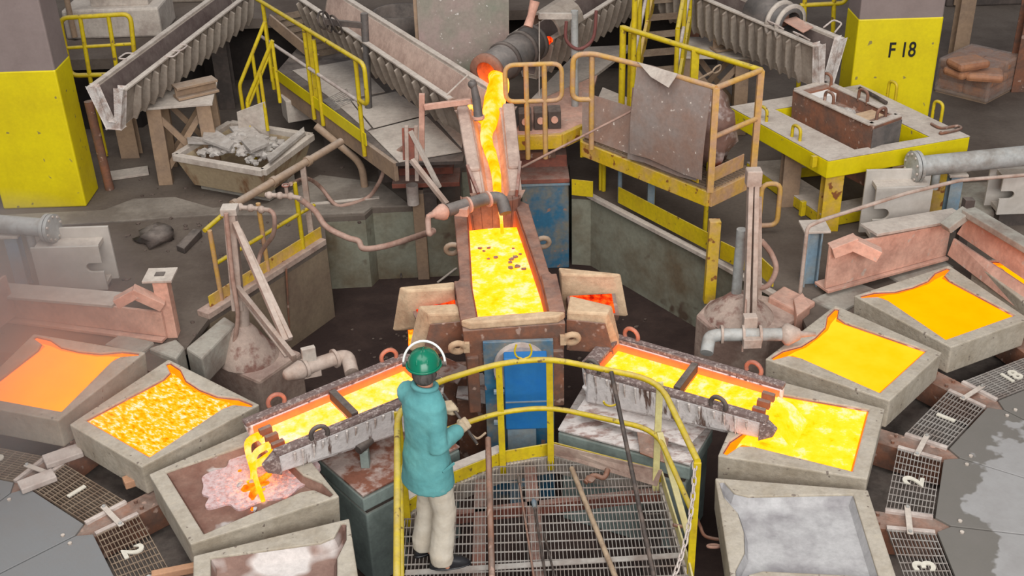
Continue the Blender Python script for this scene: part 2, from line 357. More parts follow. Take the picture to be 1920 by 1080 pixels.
def thing(name, label, cat, loc=(0, 0, 0), group=None, kind=None):
    o = bpy.data.objects.new(name, None); COL.objects.link(o); o.location = loc; o['_o'] = tuple(loc); o.empty_display_size = .1
    return tag(o, label, cat, group, kind)
def tag(o, label=None, cat=None, group=None, kind=None):
    if label: o['label'] = label
    if cat: o['category'] = cat
    if group: o['group'] = group
    if kind: o['kind'] = kind
    return o
def solo(mb, name, material, label, cat, base, bevel=0, group=None, kind=None):
    """a thing that is one mesh, its origin at its base"""
    base = Vector(base); h = thing('tmp', None, None, base); o = mb.build(name, material, h, bevel); o.parent = None; o.location = base
    bpy.data.objects.remove(h); return tag(o, label, cat, group, kind)
def catmull(pts, n=6):
    pts = [Vector(p) for p in pts]; out = []
    for i in range(len(pts)-1):
        p0, p1, p2, p3 = pts[max(i-1, 0)], pts[i], pts[i+1], pts[min(i+2, len(pts)-1)]
        for k in range(n):
            t = k/n
            out.append(.5*((2*p1)+(p2-p0)*t+(2*p0-5*p1+4*p2-p3)*t*t+(3*p1-p0-3*p2+p3)*t**3))
    return out+[pts[-1]]
def rounded(pts, r, n=5, closed=False):
    """polyline with rounded corners"""
    pts = [Vector(p) for p in pts]; N = len(pts); out = []
    for i in range(N):
        if not closed and i in (0, N-1): out.append(pts[i]); continue
        p, a, b = pts[i], pts[i-1], pts[(i+1) % N]; da = (a-p); db = (b-p); k = min(r, da.length*.45, db.length*.45)
        A = p+da.normalized()*k; B = p+db.normalized()*k
        for j in range(n+1):
            t = j/n; out.append(A*(1-t)**2+p*2*t*(1-t)+B*t*t)
    return out
_part_src = {}
def copies(src, root, mats, name=None):
    """further parts that share one mesh: each a matrix (translation, rotation) in the root's frame"""
    for mt in mats:
        c = src.copy(); COL.objects.link(c); c.parent = root; c.matrix_local = mt
def text_mb(txt, size, ext, off=.03):
    cu = bpy.data.curves.new('txt', 'FONT'); cu.body = txt; cu.size = size; cu.extrude = ext; cu.align_x = 'CENTER'; cu.align_y = 'CENTER'; cu.offset = off*size
    o = bpy.data.objects.new('txt', cu); COL.objects.link(o)
    dg = bpy.context.evaluated_depsgraph_get(); me = bpy.data.meshes.new_from_object(o.evaluated_get(dg)); mb = MB()
    mb.add([v.co.copy() for v in me.vertices], [list(p.vertices) for p in me.polygons])
    bpy.data.objects.remove(o); bpy.data.meshes.remove(me); return mb
def xform(mb, mt):
    mb.v = [mt @ v for v in mb.v]; return mb

# ================================================================== SETTING
CR, PHR = V(5.6466, 6.1026, 0), 2.0389
CL, PHL = V(-5.2434, 5.2146, 0), 1.2536
ST = math.radians(20)
def arc(c, r, a0, a1, n): return [V(c.x+r*math.cos(a0+(a1-a0)*i/n), c.y+r*math.sin(a0+(a1-a0)*i/n), 0) for i in range(n+1)]
PA, PB = P(392, 597), P(612, 456)
PC, PD, PE, PF = P(607, 408), P(684, 404), P(698, 391), P(862, 384)
PG, PH_, PI_, PJ = P(1072, 364), P(1108, 366), P(1335, 484), P(1492, 572)
rightarc = arc(CR, 4.33, math.radians(131), math.radians(58), 12)
leftarc = arc(CL, 4.33, math.radians(122), math.radians(62), 10)
PF2, PG2 = V(PF.x, 13.5, 0), V(PG.x+.02, 13.5, 0)
edge = [PA, PB, PC, PD, PE, PF, PF2, PG2, PG, PH_, PI_, PJ]
fl = MB(); fl.prism(edge + rightarc + [V(16, 9.8, 0), V(16, 30, 0), V(-16, 30, 0), V(-16, 8.9, 0)] + leftarc, -.06, 0)
fl.build('floor', M['floor'], kind='structure')
pf = MB(); pf.prism([(-13, -1, 0), (13, -1, 0), (13, 14.2, 0), (-13, 14.2, 0)], -1.08, -.95); pf.build('floor_pit', M['pit_floor'], kind='structure')
def pitwall(name, pts, material, out=.24):
    mb = MB()
    for a, b in zip(pts, pts[1:]):
        d = (b-a).normalized(); n = V(-d.y, d.x, 0)*out
        mb.prism([a, b, b+n, a+n], -.95, -.062)
    return mb.build(name, material, kind='structure')
pitwall('wall_left', [PA, PB], M['pit_wall_brown'])
pitwall('wall_back', [PB, PC, PD, PE, PF, PF2, PG2, PG], M['pit_wall'])
pitwall('wall_right', [PG, PH_, PI_, PJ], M['pit_wall'])
mb = MB()
for a, b in zip(edge[9:], edge[10:]):
    mb.bar(a+V(-.03, -.02, .015), b+V(-.03, -.02, .015), .07, .05)
mb.build('trim_pit_curb', M['steel_dust'], kind='structure', bevel=.006)
mb = MB(); mb.bar(PA+V(-.06, .02, .03), PB+V(-.06, .02, .03), .16, .07); mb.build('trim_left_curb', M['pedestal'], kind='structure', bevel=.008)

# rubble: nobody could count it
mb = MB()
random.seed(3); spots = []
for i in range(200):
    if i % 3: x, y = random.uniform(-1.6, 1.6), random.uniform(8.3, 11.6)
    else: x, y = random.gauss(.75, .2) if i % 2 else random.gauss(-1.2, .3), random.gauss(11.4 if i % 2 else 10.9, .3)
    spots.append((x, y, random.uniform(.008, .026)))
for i, (x, y, r) in enumerate(spots): mb.rock((x, y, -.95+r*.3), r, i)
tag(mb.build('rubble', M['ground_dust']), 'loose grey slag rubble scattered over the dark pit ground', 'rubble', kind='stuff')
mb = MB()
for i in range(150):
    x, y = (random.uniform(-6, -2.6), random.uniform(9.6, 12.6)) if i % 2 else (random.uniform(-4.6, -1.6), random.uniform(12, 14.5))
    mb.rock((x, y, .005), random.uniform(.01, .035), 900+i)
tag(mb.build('gravel', M['ground_dust']), 'small grey chips strewn over the dusty left floor', 'gravel', kind='stuff')

ap = MB(); ap.prism([P(*q) for q in ((-60, 434), (180, 420), (400, 405), (604, 404), (684, 400), (698, 390), (772, 388), (716, 345), (600, 330), (500, 384), (400, 392), (330, 372), (250, 375), (195, 396), (-60, 408))], -.01, .02); ap.build('floor_apron', M['apron'], kind='structure', bevel=.008)
# raised tapping floor behind the launders, its rear wall coloured near black to stand for the shaded void below
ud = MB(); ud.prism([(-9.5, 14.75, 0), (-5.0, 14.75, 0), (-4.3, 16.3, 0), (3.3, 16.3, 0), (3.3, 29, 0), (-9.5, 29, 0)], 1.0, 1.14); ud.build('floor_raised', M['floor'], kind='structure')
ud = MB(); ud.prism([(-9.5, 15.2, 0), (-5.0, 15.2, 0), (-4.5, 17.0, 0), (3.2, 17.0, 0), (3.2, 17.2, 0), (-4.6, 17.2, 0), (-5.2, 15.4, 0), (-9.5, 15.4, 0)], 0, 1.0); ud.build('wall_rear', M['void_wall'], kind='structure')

# ------------------------------------------------------------------ building columns
def column(x, y, w_, d, label, ztop, txt=None, rz=0):
    t = thing('building_column', label, 'column', (x, y, 0))
    mb = MB(); mb.box((x+w_/2, y+d/2, 3.2), (w_, d, 6.4)); mb.build('shaft', M['column_grey'], t, .02)
    mb = MB(); mb.box((x+w_/2, y+d/2, ztop/2), (w_+.012, d+.012, ztop)); b = mb.build('painted_band', M['yellow_clean'], t, .02)
    if txt:
        tm = text_mb('F 18', .262, .004, .010); xform(tm, Matrix.Translation((x+w_*.56, y-.009, txt)) @ Matrix.Rotation(PI/2, 4, 'X') @ Matrix.Diagonal((.74, 1, 1, 1))); tm.build('lettering', M['black'], b)
    t.rotation_euler = (0, 0, rz); return t
column(-6.02, 12.72, .98, .5, 'mauve grey square column with bright yellow lower part at left edge', 1.70)
column(4.22, 13.62, 1.0, .5, 'mauve grey square column with yellow lower part marked F 18', 1.70, 1.30)

# ------------------------------------------------------------------ casting wheels
def wheel(C, ph, sg, side, deckm, grm, ks, nums):
    t = thing('casting_turntable', 'round casting wheel deck of chequer plates and numbered gratings at the %s' % side, 'casting wheel', C)
    fr = MB()
    for r0, r1, z0, z1 in ((2.30, 4.15, -.40, -.30),):
        n = 40
        for i in range(n):
            a0, a1 = 2*PI*i/n, 2*PI*(i+1)/n; c0, s0, c1, s1 = math.cos(a0), math.sin(a0), math.cos(a1), math.sin(a1)
            fr.hexa([C+V(r0*c0, r0*s0, z0), C+V(r1*c0, r1*s0, z0), C+V(r1*c1, r1*s1, z0), C+V(r0*c1, r0*s1, z0)], [C+V(r0*c0, r0*s0, z1), C+V(r1*c0, r1*s0, z1), C+V(r1*c1, r1*s1, z1), C+V(r0*c1, r0*s1, z1)])
    fr.build('frame', M['steel_dark'], t)
    for k in ks:
        a = ph+sg*ST*k; R = Matrix.Translation(C) @ Matrix.Rotation(a, 4, 'Z')
        hw = lambda r: r*math.tan(ST/2)-.006
        mb = MB(); mb.prism([(.5, -hw(.5)), (2.46, -hw(2.46)), (2.575, -.37), (2.575, .37), (2.46, hw(2.46)), (.5, hw(.5))], -.03, 0); xform(mb, R)
        pl = mb.build('deck_plate', deckm, t, .004)
        for s_ in (-1, 1):
            mb = MB(); mb.prism([(1.62, s_*.185-.012), (1.74, s_*.20-.012), (1.74, s_*.20+.012), (1.62, s_*.185+.012)], -.004, .0015); xform(mb, R).build('slot', M['void'], pl)
            mb = MB(); mb.cyl((2.40, s_*.36, 0), (2.40, s_*.36, .012), .016, 8); xform(mb, R).build('bolt', M['steel_dust'], pl)
        # bracket beam under the seam after plate k, with a dusty web and bolts
        R2 = Matrix.Translation(C) @ Matrix.Rotation(a+sg*ST/2, 4, 'Z')
        mb = MB(); mb.prism([(2.50, -.02), (2.62, -.10), (3.3, -.10), (4.1, -.16), (4.1, .16), (3.3, .10), (2.62, .10), (2.50, .02)], -.26, -.02)
        for q in ((3.02, -.05), (3.02, .05), (3.2, -.05), (3.2, .05)): mb.cyl((q[0], q[1], -.02), (q[0], q[1], .005), .016, 8)
        xform(mb, R2).build('bracket', M['rust'], t, .006)
    for k, num in nums:
        a = ph+sg*ST*k; R = Matrix.Translation(C) @ Matrix.Rotation(a, 4, 'Z')
        g = MB(); ri, ro = 2.592, 2.936; hw = lambda r: .38+(r-ri)/(ro-ri)*.046
        nb = 13
        for i in range(nb):
            r = ri+.006+(ro-ri-.012)*i/(nb-1); g.bar((r, -hw(r), -.013), (r, hw(r), -.013), .0055, .026)
        for i in range(10):
            f = -1+2*(i+.5)/10; g.bar((ri, f*hw(ri), -.004), (ro, f*hw(ro), -.004), .006, .007)
        gm = xform(g, R).build('grating', grm, t)
        gm['kind'] = 'stuff'
        e = MB()
        for s_ in (-1, 1): e.bar((ri, s_*(hw(ri)-.01), -.008), (ro, s_*(hw(ro)-.01), -.008), .035, .03)
        xform(e, R).build('end_bar', M['white_bar'], gm, .003)
        tm = text_mb(num, .215 if len(num) == 1 else .19, .006)
        # upright direction of the digits points out to the moulds
        xform(tm, R @ Matrix.Translation((2.765, -.0, .009)) @ Matrix.Rotation(-PI/2, 4, 'Z')); tm.build('numeral', M['numeral'], gm)
        R2 = Matrix.Translation(C) @ Matrix.Rotation(a+sg*ST/2, 4, 'Z')
        s_ = MB(); s_.bar((2.80, -.16, .012), (2.80, .16, .012), .045, .012)
        sp = xform(s_, R2).build('strap', M['steel_dust'], t, .003)
        for q in (-.14, .14): s_ = MB(); s_.cyl((2.80, q, .018), (2.80, q, .03), .014, 6); xform(s_, R2).build('strap_bolt', M['pipe_grey'], sp)
    return t
wheel(CR, PHR, 1, 'right', M['deck_r'], M['grating'], range(-2, 5), ((-1, '17'), (0, '18'), (1, '1'), (2, '2'), (3, '3'), (4, '4')))
wheel(CL, PHL, -1, 'left', M['deck_l'], M['grating_rust'], range(-1, 5), ((0, '18'), (1, '1'), (2, '2'), (3, '3')))

# ------------------------------------------------------------------ moulds: local x outwards from the hub, y along the rim, z up
MR = 3.65
half = [(-.44, .425), (.33, .388), (.43, .425), (.495, .565), (.528, .552), (.512, .385), (.43, .21), (.41, .0)]
CAV = [(x, -y) for x, y in half]+[(x, y) for x, y in reversed(half[:-1])]
OUT = [(-.56, -.482), (.555, -.605), (.555, .605), (-.56, .482)]
def ccw(p): return p if sum(p[i][0]*p[(i+1) % len(p)][1]-p[(i+1) % len(p)][0]*p[i][1] for i in range(len(p))) > 0 else p[::-1]
CAV = ccw(CAV)
def inset(poly, d):
    n = len(poly); out = []
    for i in range(n):
        p, a, b = Vector(poly[i]), Vector(poly[i-1]), Vector(poly[(i+1) % n])
        e1 = (p-a).normalized(); e2 = (b-p).normalized(); n1 = Vector((-e1.y, e1.x)); n2 = Vector((-e2.y, e2.x)); q = n1+n2
        k = d/max(.45, 1+n1.dot(n2))
        out.append(tuple(p+q*k))
    return out
def mould_bodies(depth=.085):
    b = MB(); h = .29; o2 = [V(x, y, h) for x, y in OUT]; c2 = [V(x, y, h) for x, y in CAV]
    base = [V(x*.985, y*.965, 0) for x, y in OUT]
    tr = tessellate_polygon([[V(x, y, 0) for x, y in OUT], [V(x, y, 0) for x, y in CAV[::-1]]])
    allv = o2 + c2[::-1]; fs = []
    for t in tr:
        a, b_, c = t
        if (allv[b_]-allv[a]).cross(allv[c]-allv[a]).z < 0: b_, c = c, b_
        fs.append([a, b_, c])
    n = len(allv); fs += [[n+i, n+(i+1) % 4, (i+1) % 4, i] for i in range(4)]; fs.append([n+3, n+2, n+1, n])
    m0 = n+4; cin = [V(x, y, h-.03) for x, y in CAV]; k = len(CAV)
    fs += [[4+(k-1-i), 4+(k-1-(i+1) % k), m0+(i+1) % k, m0+i] for i in range(k)]
    b.add(allv+base+cin, fs)
    lin_ = MB(); lo = inset(CAV, .03); lo = [V(x, y, h-depth) for x, y in lo]
    top = [V(x, y, h-.012) for x, y in inset(CAV, .002)]
    tr = tessellate_polygon([[V(p.x, p.y, 0) for p in lo]]); fs = []
    for t in tr:
        a, b_, c = t
        if (lo[b_]-lo[a]).to_2d().cross((lo[c]-lo[a]).to_2d()) < 0: b_, c = c, b_
        fs.append([a, b_, c])
    fs += [[k+i, k+(i+1) % k, (i+1) % k, i] for i in range(k)]
    lin_.add(lo+top, fs)
    # chipped wash flakes left along the rim
    return b, lin_
_b, _l = mould_bodies()
def place(o, C, ph, sg, k, off):
    a = ph+sg*ST*k+sg*math.radians(off); o.rotation_euler = (0, 0, a); o.location = C+V(math.cos(a)*MR, math.sin(a)*MR, -.012)
moulds = {}
def mould(key, C, ph, sg, k, off, label, lining):
    if not moulds:
        t = thing('casting_mould', label, 'mould', (0, 0, 0), 'anode moulds on the casting wheels')
        _b.build('mould_block', M['mould'], t, .012)
    else:
        src = next(iter(moulds.values())); t = src.copy(); COL.objects.link(t); t['label'] = label
        for ch in list(src.children):
            if ch.name.startswith('lining'): continue
            c = ch.copy(); COL.objects.link(c); c.parent = t
    place(t, C, ph, sg, k, off)
    t['_o'] = (0, 0, 0)
    l2 = MB(); l2.v, l2.f, l2.sm = _l.v, _l.f, _l.sm; l2.build('lining', M[lining], t)
    moulds[key] = t; return t
def melt(key, label, pool, edge_, horn, level=.268, lift=0):
    mo = moulds[key]; t = thing('molten_copper', label, 'molten copper', (0, 0, 0), 'molten copper in the moulds'); t.location = mo.location; t.rotation_euler = mo.rotation_euler
    b = MB(); b.prism(inset(CAV, .003), level-.05, level); b.build('horn', M[horn], t)
    body = ccw([(-.436, -.42), (.33, -.384), (.40, -.36), (.405, -.20), (.40, .0), (.405, .20), (.40, .36), (.33, .384), (-.436, .42)])
    body2 = ccw([(-.436, -.42), (.32, -.382), (.41, -.385), (.455, -.46), (.44, -.30), (.405, -.19), (.40, .0), (.405, .19), (.44, .30), (.455, .46), (.41, .385), (.32, .382), (-.436, .42)])
    b = MB(); b.prism(inset(body2, .004), level-.03, level+.0012); b.build('chilled_edge', M[edge_], t)
    b = MB(); b.prism(inset(body2, .010), level-.02, level+.0024); b.build('pool', M[pool], t)
    return t
L_ = (CL, PHL, -1); R_ = (CR, PHR, 1)
mould('L1', *L_, 1, .3, 'grey mould brimming with rippling yellow copper, third from the bottom on left wheel', 'lining_brown')
mould('L0', *L_, 0, .3, 'grey mould of smooth orange copper half lost in pink smoke at left edge', 'lining_brown')
mould('L2', *L_, 2, .2, 'grey mould with rusty floor being filled by the left pouring ladle', 'lining_brown')
mould('L3', *L_, 3, .2, 'empty dusty mould cut by the bottom edge beside the worker', 'lining_splashed')
mould('R2', *R_, 2, -.6, 'grey mould being filled with bright yellow copper by the right ladle', 'lining_brown')
mould('R1', *R_, 1, -.6, 'grey mould of smooth yellow copper next above the one being filled at right', 'lining_brown')
mould('R18', *R_, 0, -.6, 'grey mould of smooth orange copper next to the slanting guard plates', 'lining_brown')
mould('R17', *R_, -1, -.6, 'mould of orange copper seen through the slit in slanting guard plates', 'lining_brown')
mould('R3', *R_, 3, -.6, 'empty whitewashed grey mould at bottom right beside platform chain', 'lining_grey')
melt('L1', 'rippling yellow copper freshly cast in the left wheel mould', 'melt_skin', 'melt_edge', 'melt_horn')
melt('L0', 'smooth orange copper in the smoky mould at left edge', 'melt_orange', 'melt_edge', 'melt_edge')
melt('R1', 'smooth plain yellow copper in mould between ladle pour and right guard', 'melt_yellow', 'melt_edge', 'melt_horn')
melt('R18', 'smooth deep orange copper in mould beside right goose-necked guard', 'melt_orange', 'melt_edge', 'melt_edge')
melt('R17', 'orange copper glimpsed through the slit of the guard plates', 'melt_orange', 'melt_edge', 'melt_edge')
melt('R2', 'churning bright yellow copper under the right ladle lip', 'melt_pool', 'melt_horn', 'melt_horn')

# ================================================================== TUNDISH, LADLES, CHUTE, LAUNDERS
def frame(o, a, b):
    """matrix whose origin is o, x along a->b on plan, z up"""
    d = (Vector(b)-Vector(a)); d.z = 0; d.normalize()
    mt = Matrix((d, V(-d.y, d.x, 0), V(0, 0, 1))).transposed().to_4x4(); mt.translation = Vector(o); return mt
def open_box(mb, outer, inner, zt, zi, zb, so=1.0, si=1.0):
    """vessel: outer and inner outlines at the rim, inner floor at zi, underside at zb; so, si shrink the lower outlines"""
    outer, inner = ccw(outer), ccw(inner)
    co = (sum(p[0] for p in outer)/len(outer), sum(p[1] for p in outer)/len(outer)); ci = (sum(p[0] for p in inner)/len(inner), sum(p[1] for p in inner)/len(inner))
    n, k = len(outer), len(inner)
    o = [V(*p, zt) for p in outer]; i_ = [V(*p, zt) for p in inner]
    ob = [V(co[0]+(p[0]-co[0])*so, co[1]+(p[1]-co[1])*so, zb) for p in outer]; ib = [V(ci[0]+(p[0]-ci[0])*si, ci[1]+(p[1]-ci[1])*si, zi) for p in inner]
    allv = o+i_; fs = []
    for t in tessellate_polygon([[V(p.x, p.y, 0) for p in o], [V(p.x, p.y, 0) for p in reversed(i_)]]):
        t = [x if x < n else n+(k-1-(x-n)) for x in t]; a, b, c = t
        if (allv[b]-allv[a]).cross(allv[c]-allv[a]).z < 0: b, c = c, b
        fs.append([a, b, c])
    vs = allv+ob+ib
    fs += [[n+k+i, n+k+(i+1) % n, (i+1) % n, i] for i in range(n)]
    fs += [[n+i, n+(i+1) % k, 2*n+k+(i+1) % k, 2*n+k+i] for i in range(k)]
    fs.append([n+k+i for i in range(n)][::-1]); fs.append([2*n+k+i for i in range(k)])
    return mb.add(vs, fs)
def quad(mb, top, zb, spread=1.0, low=None):
    """solid under a quad of top points down to zb (low gives other lower points)"""
    return mb.hexa(low or [V(p.x, p.y, zb) for p in top], top)

# ---- tundish
Tf = (P(868, 604, .9)+P(1059, 599, .9))/2; Tr = (P(853, 384, .9)+P(985, 374, .9))/2
TM = frame(Tf, Tf, Tr); TL = (Tr-Tf).length; TZ = 0
tun = thing('tundish', 'long refractory trough of white-hot copper with a spout on each side', 'tundish', (Tf.x, Tf.y+1, .42))
o_ = [(0, .36), (.06, .42), (.7, .44), (.8, .40), (TL-.1, .375), (TL, .30), (TL, -.30), (TL-.1, -.375), (.8, -.40), (.7, -.44), (.06, -.42), (0, -.36)]
i_ = [(.085, .30), (.62, .31), (TL-.16, .245), (TL-.13, .1), (TL-.13, -.1), (TL-.16, -.245), (.62, -.31), (.085, -.31)]
mb = MB(); open_box(mb, o_, i_, 0, -.36, -.46, .97, 1.0); xform(mb, TM).build('vessel', M['hot_brown'], tun, .015)
for rp in ([(-.012, -.37), (-.012, .37), (.05, .44), (.085, .31), (.085, -.31), (.05, -.44)], [(.05, .44), (.72, .455), (.72, .315), (.084, .305)], [(.05, -.44), (.72, -.455), (.72, -.315), (.084, -.305)]):
    mb = MB(); mb.prism(rp, -.05, .02); xform(mb, TM).build('front_rim' if rp[0][0] < 0 else 'side_rim', M['tan_refr'] if rp[0][0] < 0 else M['hot_brown'], tun, .015)
mb = MB(); mb.hexa([V(-.015, -.41, -.47), V(.06, -.41, -.47), V(.06, .41, -.47), V(-.015, .41, -.47)], [V(-.022, -.43, -.05), V(.06, -.43, -.05), V(.06, .43, -.05), V(-.022, .43, -.05)]); xform(mb, TM).build('front_plate', M['rust'], tun, .01)
for s_ in (-1, 1):
    mb = MB(); mb.bar((.02, s_*.36, -.86), (.02, s_*.36, -.3), .10, .16, (1, 0, 0)); xform(mb, TM).build('front_leg', M['rust'], tun, .01)
for s_, nm in ((1, 'lug'), (-1, 'lug')):
    c = TM @ V(-.03, s_*.48, -.20); mb = MB(); mb.ring(c, .055, .028, TM.to_3x3() @ V(1, 0, .35)); mb.bar(c+TM.to_3x3() @ V(0, -s_*.10, 0), c+TM.to_3x3() @ V(0, -s_*.05, 0), .05, .09); mb.build(nm, M['tan_refr'], tun)
for s_ in (1, -1):
    c = TM @ V(1.5, s_*.43, -.08); mb = MB(); mb.ring(c, .06, .025, TM.to_3x3() @ V(1, 0, .3)); mb.build('rear_lug', M['steel_tan'], tun)
# burner stone leaning over the rear of the trough
mb = MB()
for j in range(8):
    a0, a1 = PI*j/8, PI*(j+1)/8; R_o = .33
    f = lambda a, z, r: V(TL-.12-.10*math.sin(a), math.cos(a)*r, z)
    mb.hexa([f(a0, -.26, .25), f(a1, -.26, .25), f(a1, -.26, .25)+V(.1, 0, 0), f(a0, -.26, .25)+V(.1, 0, 0)], [f(a0, .10, .30), f(a1, .10, .30), f(a1, .10, .30)+V(.12, 0, 0), f(a0, .10, .30)+V(.12, 0, 0)])
xform(mb, TM).build('splash_guard', M['hot_brown'], tun, .01)
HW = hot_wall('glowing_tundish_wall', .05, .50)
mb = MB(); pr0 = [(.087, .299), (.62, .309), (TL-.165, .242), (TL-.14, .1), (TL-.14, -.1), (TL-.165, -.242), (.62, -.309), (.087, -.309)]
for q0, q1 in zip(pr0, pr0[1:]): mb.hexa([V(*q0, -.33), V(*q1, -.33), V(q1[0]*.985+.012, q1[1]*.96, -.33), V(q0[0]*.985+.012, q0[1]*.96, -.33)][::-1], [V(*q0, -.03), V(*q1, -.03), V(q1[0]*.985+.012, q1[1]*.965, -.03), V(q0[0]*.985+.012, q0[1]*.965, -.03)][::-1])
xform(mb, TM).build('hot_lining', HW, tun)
def spout(rt, ft, ri, fi, tipR, tipF, chan, chz, label):
    mb = MB(); quad(mb, [P(*p, .85) for p in rt], .45, low=[V(*(P(*p, .85)).to_2d(), .45)+(tipR if k in (0, 3) else V(0, 0, 0)) for k, p in enumerate(rt)]); mb.build('spout_wall', M['tan_refr'], tun, .02)
    mb = MB(); quad(mb, [P(*p, .85) for p in ft], .45, low=[V(*(P(*p, .85)).to_2d(), .45)+(tipF if k in (0, 3) else V(0, 0, 0)) for k, p in enumerate(ft)]); mb.build('spout_wall', M['tan_refr'], tun, .02)
    q_ = [P(*ft[1], .85), P(*ft[2], .85)]; n_ = V(0, -.018, 0); mb = MB(); lo_ = [V(q_[0].x+tipF.x*.85, q_[0].y+tipF.y*.85, .47), V(q_[1].x, q_[1].y, .47)]; f_ = lambda a, b: q_[0].lerp(q_[1], a)*(1-b)+lo_[0].lerp(lo_[1], a)*b+n_; mb.slab([f_(.08, .98), f_(1, .98), f_(1, .18), f_(.12, .22)], .016); mb.build('spout_plate', M['rust'], tun, .004)
    fl_ = [P(*p, z) for p, z in chan]; mb = MB(); mb.slab(fl_, .06); mb.build('spout_floor', M['rust'], tun)
    e = [p+V(0, 0, .035) for p in fl_]; c = sum(e, V(0, 0, 0))/4; e = [c+(p-c)*.86 for p in e]
    mb = MB(); mb.slab(e, .012); return mb
lt = spout([(748, 537), (762, 545), (853, 540), (853, 527)], [(784, 572), (802, 589), (870, 587), (855, 568)], 0, 0, V(-.10, -.03, -.05), V(-.12, -.06, -.03),
      [((858, 560), .70), ((764, 566), .64), ((783, 605), .58), ((862, 590), .68)], 0, 'left')
rs = spout([(1165, 512), (1150, 516), (1052, 514), (1046, 500)], [(1148, 572), (1140, 588), (1062, 584), (1068, 553)], 0, 0, V(.08, -.03, -.05), V(.10, -.05, -.03),
      [((1062, 560), .70), ((1152, 555), .64), ((1160, 596), .58), ((1066, 590), .68)], 0, 'right')
tag(solo(lt, 'hot_embers', M['ember'], 'orange glowing trickle of copper leaving the left spout of the tundish', 'embers', P(790, 585, .62)))
tag(solo(rs, 'hot_embers', M['ember'], 'dull red glow lying in the right spout of the tundish', 'embers', P(1110, 570, .62)))
mb = MB(); pts = catmull([P(772, 580, .62), P(768, 600, .5), P(770, 625, .3), P(768, 650, .1)], 5); mb.tube(pts, [.045*(1-.8*i/len(pts)) for i in range(len(pts))], 7)
solo(mb, 'copper_drip', M['melt_splash'], 'thin orange drip falling from the left spout of the tundish', 'copper drip', P(768, 640, .1))
# melt in the tundish
mt = thing('molten_copper', 'white-hot yellow copper filling the tundish trough', 'molten copper', TM @ V(.9, 0, -.22))
mb = MB(); mb.prism([(.09, .296), (.62, .303), (TL-.24, .235), (TL-.22, 0), (TL-.24, -.235), (.62, -.303), (.09, -.305)], -.34, -.18); xform(mb, TM).build('pool', M['melt_hot'], mt)
random.seed(5)
for i in range(13):
    x, y = random.uniform(1.02, 1.62), random.gauss(-.11, .1)
    if i > 9: y = random.uniform(.0, .2); x = random.uniform(1.5, 1.75)
    y = max(-.21, min(.22, y)); r = random.uniform(.010, .026); mb = MB()
    k = [(x+r*random.uniform(.5, 1.3)*math.cos(a*PI/4), y+r*random.uniform(.6, 1.5)*math.sin(a*PI/4)) for a in range(8)]
    mb.prism(k, -.181, -.17); xform(mb, TM).build('dross_flake', M['red_rust'], mt)

